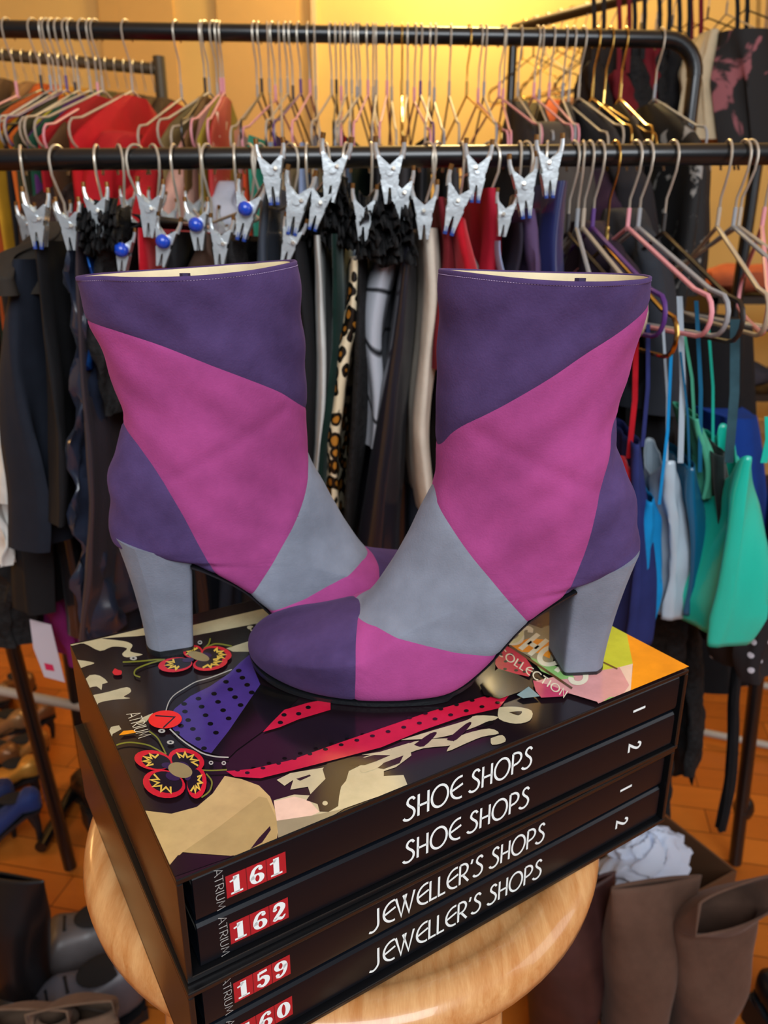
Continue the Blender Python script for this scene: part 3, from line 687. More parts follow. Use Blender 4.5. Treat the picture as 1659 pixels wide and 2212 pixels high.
        for i in list(used) + list(cache.values()):
            d = abs(sd(line, P[i][0], P[i][2], ax_))
            if d < 0.004: groove[i] = max(groove[i], math.exp(-(d / 0.0011) ** 2))
        return A_, B2
    # seam directions are all drawn so that the first part returned is the one named first
    top, rest = split(Fq, S['s1'], 2, True)
    rest, heelp = split(rest, S['s2'], 0, True)
    mid, fore = split(rest, S['s3'], 0, False)
    fore, toe = split(fore, S['s5'], 0, False)
    vamp, side = split(fore, S['s4'], 2, True)
    # normals of the full surface for the groove
    kd = {}
    me0 = bpy.data.meshes.new('tmp'); me0.from_pydata([tuple(v) for v in V], [], Fq); me0.update()
    nrm = [v.normal.copy() for v in me0.vertices]
    bv2 = bvh
    def normal_at(i):
        if i < len(V): return nrm[i]
        h = bv2.find_nearest(Vector(P[i])); return h[1]
    def panel(name, polys, m, lab):
        ids = sorted(set(i for f in polys for i in f)); mp = {i: k for k, i in enumerate(ids)}
        vs = []
        for i in ids:
            v = Vector(P[i])
            if groove[i] > 0.01: v -= normal_at(i) * groove[i] * 0.0006
            vs.append(v)
        o = mesh_obj(name, vs, [tuple(mp[i] for i in f) for f in polys], m, root)
        tag(o, lab); return o
    panel('top_panel', top, M_purple, 'dark purple suede panel around the top')
    panel('shaft_panel', mid, M_pink, 'magenta suede panel across the shaft')
    panel('heel_panel', heelp, M_purple, 'dark purple suede panel around the heel')
    panel('vamp_panel', vamp, M_grey, 'blue grey suede panel over the instep')
    panel('side_panel', side, M_pink, 'magenta suede wedge beside the sole')
    panel('toe_cap', toe, M_purple, 'rounded dark purple suede toe')
    bpy.data.meshes.remove(me0)
    # lining: inner tube with a rolled edge
    mb = MB(); rings = []
    def inner(i, off, dz=0.0):
        ps = ring_pts(RR[i], NA); cen = sum(ps) / NA; row = []
        for j, p in enumerate(ps):
            base = np.array(grid[i][j]); c2_ = np.array([cen[0], mirror * cen[1], cen[2]]); d = base - c2_; d[2] = 0; d /= np.linalg.norm(d)
            row.append(Vector(base - d * off + np.array([0, 0, dz])))
        return row
    rings.append(inner(0, 0.0)); rings.append(inner(0, 0.0004, 0.0006)); 
    mb.loft(rings, caps=False); mbe = MB(); mbe.loft([inner(0, -0.0002, -0.0012), inner(0, -0.0002, 0.0004), inner(0, 0.0006, 0.0010), inner(0, 0.0014, 0.0006), inner(0, 0.0015, -0.001)], caps=False)
    if not flip: mbe.f = [f[::-1] for f in mbe.f]
    mbe.build('top_binding', M_purple, root, sharp=None)
    li = MB(); li.loft([inner(0, 0.0014, 0.0002)] + [inner(i, 0.0018 + 0.00004 * i) for i in range(1, 46, 2)], caps=False)
    li.build('lining', M_lining, root, sharp=None)
    # zip opening on the far side: a dark gap with tape
    zp = MB(); j0 = int(NA * zip_x)
    for (dj, wd2) in ((0, 0.0016),):
        pts = [Vector(grid[i][j0]) for i in range(0, 60)]; cen = [sum((Vector(v) for v in grid[i]), Vector()) / NA for i in range(60)]
        prs = [p + (c - p).normalized() * 0.0035 for p, c in zip(pts, cen)]
        zp.tube([prs[0] + Vector((0, 0, 0.0022))] + prs, 0.0028, 6)
    zp.build('zip', mat('purple_zip_tape', rgb(48, 36, 72), 0.8), root)
    # row of tiny stitches below the edge
    st = MB()
    for j in range(0, NA * 2):
        a = j / (NA * 2) * NA; j1 = int(a) % NA; j2 = (j1 + 1) % NA; fr = a - int(a)
        p = grid[1][j1].lerp(grid[1][j2], fr); q = grid[1][j1].lerp(grid[1][j2], min(1, fr + 0.3))
        c = sum((Vector(v) for v in grid[1]), Vector()) / NA; o_ = (p - c); o_.z = 0; o_ = o_.normalized() * 0.0001
        st.tube([p + o_, q + o_], 0.00017, 4)
    st.build('topline_stitching', M_thread, root, smooth=False)
    # sole: thin edge following the bottom of the upper
    so = MB(); sol = []
    idx = [i for i in range(NR) if RR[i][0] > 14 and RR[i][1] < 70]
    def soletop(i):
        Bx, Bz, Fx, Fz, w_, nb, nt, c = RR[i]; return Bx / 1000, Bz / 1000, w_ / 1000 * (0.95 if i < idx[-1] - 2 else 0.8), c / 1000
    secs = []
    for n_, i in enumerate(idx):
        x, z, hw, c = soletop(i); th = 0.0032 + (0.0 if x < 0.19 else 0)
        if x < 0.09: hw *= 0.92
        th = 0.0018 if x < 0.075 else th; lo = min(z, max(z - th, 0.0)) if x > 0.075 else z - th
        top_z = z + 0.0002; hw *= 0.97 if x < 0.075 else 1.0
        if x > 0.19: top_z = z + 0.0005; 
        secs.append([Vector((x, mirror * (c - hw), top_z)), Vector((x, mirror * (c - hw * 0.985), lo + 0.0006)), Vector((x, mirror * (c - hw * 0.9), lo)), Vector((x, mirror * (c + hw * 0.9), lo)), Vector((x, mirror * (c + hw * 0.985), lo + 0.0006)), Vector((x, mirror * (c + hw), top_z))])
    so.loft(secs)
    if flip: pass
    so.build('sole', M_sole, root, sharp=50)
    # heel block
    hb = MB(); rings = []; bs = back_shift(60) / 1000
    def outline(x0, x1, hw, n=40, cham=0.006):
        pts = []
        # D shape: front straight with cut corners, rounded back
        for q in range(n):
            a = 2 * math.pi * q / n; ca, sa = math.cos(a), math.sin(a); e = 5.0 if ca > 0 else 2.6
            m_ = 0.5 + 0.5 * math.tanh(ca * 4); e = 2.6 + m_ * 9
            pts.append(((x0 + x1) / 2 + (x1 - x0) / 2 * math.copysign(abs(ca) ** (2 / e), ca), hw * math.copysign(abs(sa) ** (2 / e), sa)))
        return pts
    def heel_ring(t, n=48):     # t 0 top .. 1 bottom
        x0 = -0.0255 * (1 - t) + -0.0128 * t + bs * (1 + 0.15 * t) - 0.0022 * 4 * t * (1 - t) * -1
        x1 = (0.0175 if mirror > 0 else 0.016) * (1 - t) + 0.0155 * t + (bs * (0.9 * t))
        hw = 0.0290 * (1 - t) + 0.0172 * t - 0.0015 * 4 * t * (1 - t)
        row = []
        for (x, y) in outline(x0, x1, hw, n):
            zt = 0.0835 - (x + 0.026) * 0.36      # sloping seat
            z = zt * (1 - t) + 0.0042 * t
            row.append(Vector((x, mirror * (y - 0.001), z)))
        return row
    hb.loft([heel_ring(t) for t in np.linspace(0, 1, 14)]); hb.build('heel', M_grey, root, sharp=45)
    tl = MB(); 
    bot = heel_ring(1.0); bb = [Vector((v.x * 1.0, v.y, 0.0042)) for v in bot]; cc = sum(bb, Vector()) / len(bb)
    tl.loft([[cc + (v - cc) * 1.015 for v in bb], [cc + (v - cc) * 1.02 - Vector((0, 0, 0.0022)) for v in bb], [Vector(((cc + (v - cc) * 1.0).x, (cc + (v - cc) * 1.0).y, 0.0)) for v in bb]])
    tl.build('heel_tip', M_sole, root, sharp=50)
    return root, RR, grid, M

zz = lambda ox, oy, s: (lambda L: [(ox + x / s, oy + y / s) for x, y in L])
za = zz(500, 540, 1.746); zb = zz(130, 540, 2.212)
R_SEAMS = {'s1': za([(1545, 248), (1440, 330), (1330, 400), (1200, 488), (1050, 575), (900, 650), (830, 690), (775, 732)]),
           's2': za([(1440, 672), (1428, 790), (1402, 880), (1375, 1000), (1340, 1130), (1300, 1230), (1262, 1312)]),
           's3': za([(758, 885), (777, 960), (830, 1050), (900, 1150), (1000, 1270), (1060, 1340), (1110, 1395)]),
           's4': za([(488, 1392), (560, 1427), (700, 1485), (830, 1518), (960, 1533)]),
           's5': za([(484, 1345), (474, 1400), (468, 1500), (468, 1620), (478, 1712)])}
L_SEAMS = {'s1': zb([(140, 345), (300, 400), (480, 458), (700, 545), (900, 620), (1050, 680), (1140, 735)]),
           's2': zb([(300, 810), (335, 890), (400, 975), (480, 1090), (580, 1260), (650, 1390), (735, 1540)]),
           's3': zb([(1190, 1010), (1186, 1100), (1150, 1240), (1090, 1370), (1010, 1510), (935, 1625)]),
           's4': zb([(1470, 1452), (1440, 1490), (1330, 1580), (1180, 1665), (1070, 1710)]),
           's5': []}
orgR = Vector((0.1235, 0.4255, Z_TOP))
bootR = boot(orgR, math.radians(185), 1, lambda z: 0.0, R_SEAMS, 'front patchwork suede ankle boot, toe pointing left, its toe resting on the book lid', 0.27)
_M = bootR[3]
orgL = Vector((-0.140, 0.452, Z_TOP))
# toe seam of the second boot mirrors the first one's
L_SEAMS['s5'] = ['local', (142, 70), (139, 50), (134, 40), (131, 20), (130, 0), (130, -20)]
bootL = boot(orgL, math.radians(18), -1, lambda z: -1 * interp([0, 60, 78, 100, 130, 150, 185, 237], [4.5, 3.5, 3.5, 4.5, 9.5, 10.5, 11.5, 12.5], z), L_SEAMS, 'rear patchwork suede ankle boot, toe pointing right behind the front boot', 0.27)
# ------------------------------------------------------------------ clothes rails
BAR1_Y, BAR2_Y = 1.0, 1.5
b1a, b1b = at_y(-60, 346, BAR1_Y), at_y(1760, 332, BAR1_Y)
b2a, b2b = at_y(-60, 62, BAR2_Y), at_y(1440, 85, BAR2_Y)
def foot(px, py): return at_z(px, py, 0.012)
def cap(mb, p, r=0.016): mb.sphere(p, r, n=10)
r1 = thing('clothes_rail', 'front black tubular clothes rail, its bar crossing just above the boots', 'clothes rail', (0, BAR1_Y, 0))
def part_tube(name, pts, r, m, root, n=14, label=None):
    b = MB(); b.tube([Vector(p) - root.location for p in pts], r, n); return tag(b.build(name, m, root), label)
part_tube('bar', [b1a, b1b], 0.0122, M_blackmetal, r1, 20)
fl, fr = foot(152, 1872), foot(1588, 1862)
mid_l, mid_r = at_y(28, 1400, fl.y - 0.03), at_y(1640, 1420, fr.y - 0.02)
part_tube('leg', [b1a, b1a + Vector((-0.02, 0.03, -0.12)), mid_l, fl], 0.0125, M_blackmetal, r1)
part_tube('leg', [b1b, b1b + Vector((0.02, 0.03, -0.12)), mid_r, fr], 0.0125, M_blackmetal, r1)
kb = MB(); kq = at_y(1606, 1745, fr.y) - r1.location; kb.sphere(kq, 0.02, n=12, sc=(1, 1, 1.4)); kb.build('clamp_knob', M_blackmetal, r1)

r2 = thing('clothes_rail', 'rear black tubular clothes rail with a rounded corner at its right end', 'clothes rail', (0, BAR2_Y, 0))
e1 = b2b; d2 = (b2b - b2a).normalized(); R2 = 0.055
crn = [e1 + d2 * (R2 * math.sin(t)) + Vector((0, 0, -1)) * (R2 * (1 - math.cos(t))) for t in np.linspace(0, math.pi / 2, 8)]
part_tube('bar', [b2a] + crn, 0.0135, M_blackmetal, r2, 20)
part_tube('post', [crn[-1], Vector((crn[-1].x, crn[-1].y, 0.03))], 0.0125, M_blackmetal, r2)
part_tube('post', [b2a, Vector((b2a.x, b2a.y, 0.03))], 0.0125, M_blackmetal, r2)
for q in (crn[-1], b2a): part_tube('foot_bar', [Vector((q.x, q.y - 0.25, 0.02)), Vector((q.x, q.y + 0.25, 0.02))], 0.0125, M_blackmetal, r2)

# far racks
r3 = thing('clothes_rail', 'dark clothes rail running away at the top right corner', 'clothes rail', (1.0, 2.3, 0))
p3a, p3b = at_y(1110, 62, 2.7), at_y(1700, -95, 1.95)
part_tube('bar', [p3a, p3b], 0.014, mat('dark_bronze_metal', rgb(60, 48, 34), 0.5, 0.6), r3)
for q in (p3a, p3b): part_tube('post', [q, Vector((q.x, q.y, 0))], 0.014, M_blackmetal, r3)
r4 = thing('clothes_rail', 'low dark metal clothes rail by the back wall at the left', 'clothes rail', (-1.0, 2.3, 0))
p4a, p4b = at_y(-120, 108, 2.3), at_y(345, 150, 2.3)
part_tube('bar', [p4a, p4b], 0.014, mat('grey_brown_metal', rgb(88, 78, 62), 0.5, 0.5), r4)
part_tube('post', [p4b + Vector((0, 0, 0.03)), Vector((p4b.x, p4b.y, 0))], 0.016, MATS['grey_brown_metal'], r4)
part_tube('post', [p4a, Vector((p4a.x, p4a.y, 0))], 0.016, MATS['grey_brown_metal'], r4)
# pale drying-rack tubes near the floor
M_pale = mat('pale_grey_tube', rgb(168, 160, 150), 0.5)
def floor_tube(a, b, r, label):
    a, b = Vector(a), Vector(b); t = thing('metal_tube_frame', label, 'rack frame', (a + b) / 2)
    part_tube('tube', [a, b], r, M_pale, t, 12); return t
ft = floor_tube(at_z(-60, 1480, 0.25), at_z(305, 1552, 0.16), 0.011, 'pale tube frame of a low rack behind the left side of the stool')
part_tube('leg', [at_z(232, 1340, 0.5), foot(398, 1790)], 0.013, M_pale, ft)
ft2 = floor_tube(at_z(1530, 1462, 0.12), at_z(1760, 1498, 0.12), 0.009, 'pale low tube frame behind the brown boots at the right')
part_tube('tube', [at_z(1520, 1582, 0.03), at_z(1760, 1630, 0.03)], 0.009, M_pale, ft2)

# ------------------------------------------------------------------ hangers
FR = {'beige': mat('beige_coated_wire', rgb(176, 160, 140), 0.45), 'pink': mat('pink_coated_wire', rgb(226, 150, 158), 0.45), 'black': mat('dark_coated_wire', rgb(38, 30, 26), 0.35),
      'purple': mat('purple_coated_wire', rgb(84, 44, 120), 0.4), 'gold': mat('gold_chrome_wire', rgb(214, 176, 96), 0.2, 1.0), 'grey': mat('pale_grey_coated_wire', rgb(150, 152, 156), 0.4)}
M_hook = mat('hook_wire', rgb(204, 196, 180), 0.3, 0.55)
def hook_pts(barr, drop, n=14):
    r = barr + (0.0075 if barr < 0.013 else 0.005); pts = []
    # over the bar (bar axis = local x); front side comes down towards local -y
    for i in range(n + 1):
        a = math.radians(215 - 215 * i / n); pts.append(Vector((0, -r * math.cos(a), -r + 0.002 + r * math.sin(a))))
    pts += [Vector((0, -r * 0.9, -r - 0.012)), Vector((0, -r * 0.45, -r - 0.028)), Vector((0, 0, -r - 0.042)), Vector((0, 0, -drop))]
    return pts
def frame_pts(half, fall, curl=0.02):
    L = []
    a = Vector((0, 0, 0)); L.append(a)
    for t in (0.3, 0.6, 0.82): L.append(Vector((0, half * t, -fall * t)))
    for i in range(7):
        an = math.radians(60 - 150 * i / 6); L.append(Vector((0, half * 0.9 + 0.022 * math.cos(an), -fall * 0.9 - 0.018 + 0.022 * math.sin(an))))
    zb = -fall * 0.9 - 0.042
    Rr = [Vector((v.x, -v.y, v.z)) for v in L]
    return L + [Vector((0, 0, zb))] + Rr[::-1][:-1]
PROTO = {}
def wire_hanger(hook_pt, style, yaw, drop, barr, label, group, half=0.2, fall=0.078, wr=0.0019):
    key = (style, round(drop, 3), barr)
    if key not in PROTO:
        t = thing('wire_hanger', label, 'hanger'); PROTO[key] = t
        b = MB(); b.tube(hook_pts(barr, drop), 0.00155, 7); hk = b.build('hook', FR[style] if style in ('gold',) else M_hook, t)
        s = MB(); s.tube([Vector((0, 0, -drop + 0.022)), Vector((0, 0, -drop - 0.004))], 0.0026, 8); s.build('neck_sleeve', FR[style], t)
        f = MB(); pts = [p + Vector((0, 0, -drop)) for p in frame_pts(half, fall)]; f.tube(pts, wr, 7, closed=True); f.build('frame', FR[style], t)
    else:
        src = PROTO[key]; t = src.copy(); COL.objects.link(t)
        for ch in list(src.children):
            c = ch.copy(); COL.objects.link(c); c.parent = t
    t.location = hook_pt; t.rotation_euler = (0, 0, yaw); tag(t, label, 'hanger', group); return t

ORD = ['first', 'second', 'third', 'fourth', 'fifth', 'sixth', 'seventh', 'eighth', 'ninth', 'tenth', '11th', '12th', '13th', '14th', '15th', '16th', '17th', '18th', '19th', '20th', '21st', '22nd', '23rd', '24th', '25th', '26th', '27th', '28th', '29th', '30th']
def on_bar(px, bar_a, bar_b, Y, r):
    """point just over the bar where its image column is px"""
    t = 0.5
    p = at_y(px, 200, Y); f = (p.x - bar_a.x) / (bar_b.x - bar_a.x); q = bar_a.lerp(bar_b, f)
    return Vector((q.x, Y, q.z + r + 0.0012))
# rear rail
rear = [(37, 'pink'), (92, 'black'), (112, 'grey'), (122, 'beige'), (132, 'beige'), (146, 'purple'), (164, 'black'), (172, 'beige'), (197, 'beige'), (212, 'pink'), (223, 'beige'), (287, 'beige'), (392, 'beige'), (444, 'black'), (453, 'beige'),
        (470, 'beige'), (478, 'pink'), (484, 'pink'), (556, 'beige'), (566, 'black'), (583, 'beige'), (595, 'pink'), (607, 'beige'), (622, 'beige'), (633, 'black'), (650, 'purple'), (670, 'pink'), (682, 'beige'), (717, 'beige'), (727, 'black'), (737, 'pink'),
        (748, 'beige'), (760, 'beige'), (771, 'grey'), (778, 'beige'), (795, 'pink'), (806, 'beige'), (813, 'beige'), (836, 'pink'), (846, 'beige'), (868, 'gold'), (880, 'beige'), (895, 'pink'), (908, 'purple'), (928, 'beige'), (938, 'grey'), (970, 'beige'), (1008, 'gold'),
        (1033, 'pink'), (1045, 'grey'), (1078, 'pink'), (1087, 'pink'), (1118, 'beige'), (1153, 'pink'), (1165, 'grey'), (1186, 'pink'), (1215, 'grey'), (1229, 'beige'), (1250, 'beige'), (1280, 'gold'), (1306, 'gold'), (1340, 'gold'), (1414, 'grey')]
cnt = {}
tot = {}
for _, s_ in rear: tot[s_] = tot.get(s_, 0) + 1
REAR = []
SN = {'beige': 'beige coated', 'pink': 'pink coated', 'black': 'dark coated', 'purple': 'purple coated', 'gold': 'gold chromed', 'grey': 'pale grey coated'}
for i, (px, s_) in enumerate(rear):
    k = cnt.get(s_, 0); cnt[s_] = k + 1
    hp = on_bar(px, b2a, b2b, BAR2_Y, 0.0135)
    yaw = rnd.uniform(-0.16, 0.16) + (-0.1 if px < 560 else (0.06 if px > 1000 else 0))
    dr = 0.105 if i % 3 else 0.115
    lab = '%s wire hanger on the rear rail, %s of that colour from the left' % (SN[s_], ORD[k])
    wire_hanger(hp, s_, yaw, dr, 0.0135, lab, 'wire hangers on the rear rail')
    REAR.append((hp, yaw, dr, px))

# ------------------------------------------------------------------ cloth
def cloth_mesh(Pt, Pb, depth, yaw, wt, wb, fold=0.006, seed=0, shoulder=0.0, rows=34, cols=56, nf=3.0, prof=None, topdip=0.0, crumple=0.0, hemwave=0.0, far_drop=0.0, neck=0.25):
    """closed hanging shape. Pt/Pb = nearest edge at top / bottom, depth runs away from the viewer, wt/wb thickness"""
    R = random.Random(seed); ph = [R.uniform(0, 6.28) for _ in range(8)]; fr = [R.uniform(0.7, 1.3) for _ in range(8)]
    ax = Vector((math.sin(yaw), math.cos(yaw), 0)); lt = Vector((math.cos(yaw), -math.sin(yaw), 0))
    rings = []; LEN = (Pt - Pb).length; rows = max(rows, int(LEN * 90)) if crumple else rows
    for i in range(rows + 1):
        h = i / rows; c0 = Pt.lerp(Pb, h); w_ = wt + (wb - wt) * h
        if prof: w_ *= interp([p[0] for p in prof], [p[1] for p in prof], h)
        A = fold * (0.15 + 0.85 * min(1, h * 1.6)); ring = []
        dsh = 1.0
        if shoulder > 0 and h * (Pt - Pb).length < shoulder:
            dsh = neck + (1 - neck) * (h * (Pt - Pb).length / shoulder) ** 0.8
        for j in range(cols):
            a = 2 * math.pi * j / cols; ca, sa = math.cos(a), math.sin(a)
            d = math.copysign(abs(ca) ** 0.85, ca); l = math.copysign(abs(sa) ** 0.75, sa)
            dd = 0.5 - 0.5 * d          # 0 = near edge when ca=1
            dd = 0.5 + (dd - 0.5) * dsh
            wav = math.sin(dd * 6.28 * nf * fr[0] + ph[0] + 0.8 * math.sin(h * 3 + ph[1])) + 0.5 * math.sin(dd * 6.28 * nf * 2.1 * fr[1] + ph[2] + h * 2)
            wav2 = math.sin(a * (3 + int(nf)) + ph[3] + h * 1.5 * fr[2]) + 0.6 * math.sin(a * (5 + int(nf * 2)) + ph[4] - h * 2)
            off = A * wav + (w_ * 0.5) * l * (1 + 0.28 * wav2 * min(1, h * 2 + .2))
            nz = noise.noise(Vector((dd * 7 + seed * 3.1, l * 1.2, h * LEN * 16))); nz2 = noise.noise(Vector((dd * 15, l * 2 + seed * 1.7, h * LEN * 42)))
            off += (0.0022 + crumple * 1.8) * nz * min(1, h * 5) + crumple * 1.4 * nz2
            sway = 0.006 * math.sin(h * 5 * fr[3] + ph[6])
            z = far_drop * dd - topdip * math.sin(math.pi * dd) * (1 - h) ** 3 + (hemwave * math.sin(a * 4 + ph[7]) if i == rows else 0)
            ring.append(c0 + ax * (depth * dd + crumple * 2.5 * noise.noise(Vector((a, seed * 2.3, h * LEN * 30)))) + lt * (off + sway) + Vector((0, 0, z)))
        rings.append(ring)
    return rings
FAB = {}
def fab(key, c, kind='cotton'):
    k = 'cloth_' + key
    if k in MATS: return MATS[k]
    if kind == 'satin': return mat(k, c, 0.24, sheen=0.2, bump=0.15, bscale=30, spec=0.7, sstretch=(1, 1, .3), bdist=0.004, mottle=0.15)
    if kind == 'velvet': return mat(k, c, 0.9, sheen=1.0, bump=0.3, bscale=60, mottle=0.25, mscale=30, spec=0.2, bdist=0.002)
    if kind == 'lace': return mat(k, c, 0.85, bump=1.0, bscale=140, mottle=0.6, mscale=120, spec=0.3, bdist=0.003)
    return mat(k, c, 0.85, bump=0.4, bscale=45, mottle=0.15, mscale=20, spec=0.3, bdist=0.002)
def hang(name, label, cat, top, bot, wt, wb, Y, m, depth=0.34, yaw=0.0, group=None, cap_=True, **kw):
    Yn = Y - depth / 2
    Pt, Pb = at_y(top[0], top[1], Yn), at_y(bot[0], bot[1], Yn)
    zc = Yn * math.cos(TILT); s_ = zc / F_PX
    rings = cloth_mesh(Pt, Pb, depth, yaw, wt * s_, wb * s_, **kw)
    o = Pt.copy(); b = MB(); b.loft([[p - o for p in r] for r in rings], caps=cap_)
    ob = b.build(name, m, None, sharp=60); ob.location = o
    return tag(ob, label, cat, group)
G1 = 'clothes hanging from the front rail'
G2 = 'clothes hanging from the rear rail'
def pat_leopard():
    m = mat('leopard_satin', rgb(214, 196, 160), 0.3, bump=0.1, bscale=30, spec=0.6); nt = m.node_tree; b = nt.nodes['Principled BSDF']
    tc = nt.nodes.new('ShaderNodeTexCoord'); n = nt.nodes.new('ShaderNodeTexNoise'); n.inputs['Scale'].default_value = 40
    ad = nt.nodes.new('ShaderNodeMixRGB'); ad.blend_type = 'ADD'; ad.inputs[0].default_value = 0.012
    nt.links.new(tc.outputs['Object'], n.inputs['Vector']); nt.links.new(tc.outputs['Object'], ad.inputs[1]); nt.links.new(n.outputs['Color'], ad.inputs[2])
    v = nt.nodes.new('ShaderNodeTexVoronoi'); v.inputs['Scale'].default_value = 58; v.inputs['Randomness'].default_value = 0.8
    nt.links.new(ad.outputs[0], v.inputs['Vector'])
    cr = nt.nodes.new('ShaderNodeValToRGB'); e = cr.color_ramp.elements; cr.color_ramp.interpolation = 'LINEAR'
    e[0].position = 0.0; e[0].color = rgb(176, 118, 40); e[1].position = 1; e[1].color = rgb(222, 206, 172)
    for p, c in ((0.27, rgb(170, 110, 36)), (0.30, rgb(16, 12, 10)), (0.52, rgb(14, 12, 10)), (0.56, rgb(222, 206, 172))):
        q = e.new(p); q.color = c
    nt.links.new(v.outputs['Distance'], cr.inputs['Fac']); nt.links.new(cr.outputs['Color'], b.inputs['Base Color']); return m
def pat_scroll():
    m = mat('silver_brocade', rgb(176, 180, 188), 0.3, metal=0.3, bump=0.2, bscale=120); nt = m.node_tree; b = nt.nodes['Principled BSDF']
    tc = nt.nodes.new('ShaderNodeTexCoord'); w_ = nt.nodes.new('ShaderNodeTexWave'); w_.wave_type = 'RINGS'; w_.inputs['Scale'].default_value = 5; w_.inputs['Distortion'].default_value = 9; w_.inputs['Detail'].default_value = 0.5; w_.inputs['Detail Scale'].default_value = 1.3
    nt.links.new(tc.outputs['Object'], w_.inputs['Vector'])
    cr = nt.nodes.new('ShaderNodeValToRGB'); e = cr.color_ramp.elements; e[0].position = 0.0; e[0].color = rgb(30, 30, 34); e[1].position = 0.045; e[1].color = rgb(200, 202, 210)
    nt.links.new(w_.outputs['Fac'], cr.inputs['Fac']); nt.links.new(cr.outputs['Color'], b.inputs['Base Color']); return m
def pat_dots(name, base, dot, scale=60, size=0.3):
    m = mat(name, base, 0.7); nt = m.node_tree; b = nt.nodes['Principled BSDF']
    tc = nt.nodes.new('ShaderNodeTexCoord'); v = nt.nodes.new('ShaderNodeTexVoronoi'); v.inputs['Scale'].default_value = scale; v.inputs['Randomness'].default_value = 0.25
    nt.links.new(tc.outputs['Object'], v.inputs['Vector'])
    cr = nt.nodes.new('ShaderNodeValToRGB'); e = cr.color_ramp.elements; e[0].position = size; e[0].color = dot; e[1].position = size + 0.03; e[1].color = base
    nt.links.new(v.outputs['Distance'], cr.inputs['Fac']); nt.links.new(cr.outputs['Color'], b.inputs['Base Color']); return m
def pat_sequin(name, c1, c2):
    m = mat(name, c1, 0.25, metal=0.8); nt = m.node_tree; b = nt.nodes['Principled BSDF']
    tc = nt.nodes.new('ShaderNodeTexCoord'); v = nt.nodes.new('ShaderNodeTexVoronoi'); v.inputs['Scale'].default_value = 110
    nt.links.new(tc.outputs['Object'], v.inputs['Vector'])
    mx = nt.nodes.new('ShaderNodeMix'); mx.data_type = 'RGBA'; mx.inputs[6].default_value = c1; mx.inputs[7].default_value = c2
    sp = nt.nodes.new('ShaderNodeSeparateColor'); nt.links.new(v.outputs['Color'], sp.inputs[0]); nt.links.new(sp.outputs[0], mx.inputs[0]); nt.links.new(mx.outputs[2], b.inputs['Base Color'])
    bp = nt.nodes.new('ShaderNodeBump'); bp.inputs['Strength'].default_value = 0.9; bp.inputs['Distance'].default_value = 0.004
    nt.links.new(sp.outputs[1], bp.inputs['Height']); nt.links.new(bp.outputs['Normal'], b.inputs['Normal']); return m
def pat_blotch(name, base, spot, scale, th):
    m = mat(name, base, 0.75); nt = m.node_tree; b = nt.nodes['Principled BSDF']
    tc = nt.nodes.new('ShaderNodeTexCoord'); v = nt.nodes.new('ShaderNodeTexNoise'); v.inputs['Scale'].default_value = scale; v.inputs['Detail'].default_value = 4; v.inputs['Distortion'].default_value = 1.2
    nt.links.new(tc.outputs['Object'], v.inputs['Vector'])
    cr = nt.nodes.new('ShaderNodeValToRGB'); e = cr.color_ramp.elements; e[0].position = th; e[0].color = base; e[1].position = th + 0.05; e[1].color = spot
    nt.links.new(v.outputs['Fac'], cr.inputs['Fac']); nt.links.new(cr.outputs['Color'], b.inputs['Base Color']); return m
M_leo = pat_leopard(); M_scroll = pat_scroll()
M_polka = pat_dots('black_polka_cotton', rgb(14, 14, 20), rgb(190, 190, 200), 45, 0.18)
M_floral = pat_blotch('black_floral', rgb(16, 15, 16), rgb(150, 146, 140), 24, 0.6)
M_rose = pat_blotch('black_rose_print', rgb(16, 12, 12), rgb(150, 86, 92), 11, 0.6)
M_redfl = pat_blotch('red_floral_print', rgb(178, 40, 38), rgb(220, 190, 170), 30, 0.62)
M_seq = pat_sequin('bronze_sequins', rgb(70, 40, 18), rgb(200, 130, 50)); M_bseq = pat_sequin('blue_sequins', rgb(10, 30, 90), rgb(40, 110, 210))
black = fab('black', rgb(17, 17, 20)); navyb = fab('blue_black', rgb(22, 28, 40)); blacksat = fab('black_satin', rgb(16, 18, 24), 'satin'); blklace = fab('black_lace', rgb(18, 17, 18), 'lace')
charc = fab('charcoal', rgb(40, 40, 48)); brownblk = fab('brown_black', rgb(34, 26, 22)); red = fab('red', rgb(176, 16, 28)); redv = fab('red_velvet', rgb(170, 14, 30), 'velvet'); crim = fab('crimson', rgb(168, 22, 46)); beige = fab('beige', rgb(198, 186, 170))
greenv = fab('green_velvet', rgb(6, 34, 28), 'velvet'); offw = fab('off_white', rgb(196, 198, 194)); plum = fab('plum', rgb(82, 62, 96)); navysat = fab('navy_satin', rgb(32, 38, 84), 'satin'); dkred = fab('dark_red', rgb(104, 16, 26)); silver = fab('silver_satin', rgb(168, 184, 196), 'satin')
turq = fab('turquoise_satin', rgb(24, 182, 160), 'satin'); cyan = fab('cyan', rgb(0, 132, 196)); teal = fab('teal_blue', rgb(10, 88, 124), 'satin'); denim = fab('bright_blue', rgb(16, 62, 150)); navy = fab('navy', rgb(34, 42, 98)); dgreen = fab('dark_green_velvet', rgb(20, 66, 62), 'velvet'); seag = fab('sea_green', rgb(70, 160, 130))
brwn = fab('brown_ruffle', rgb(56, 38, 28)); slate = fab('slate', rgb(70, 76, 88)); magt = fab('magenta_tulle', rgb(120, 24, 92)); white = fab('white', rgb(214, 214, 208))

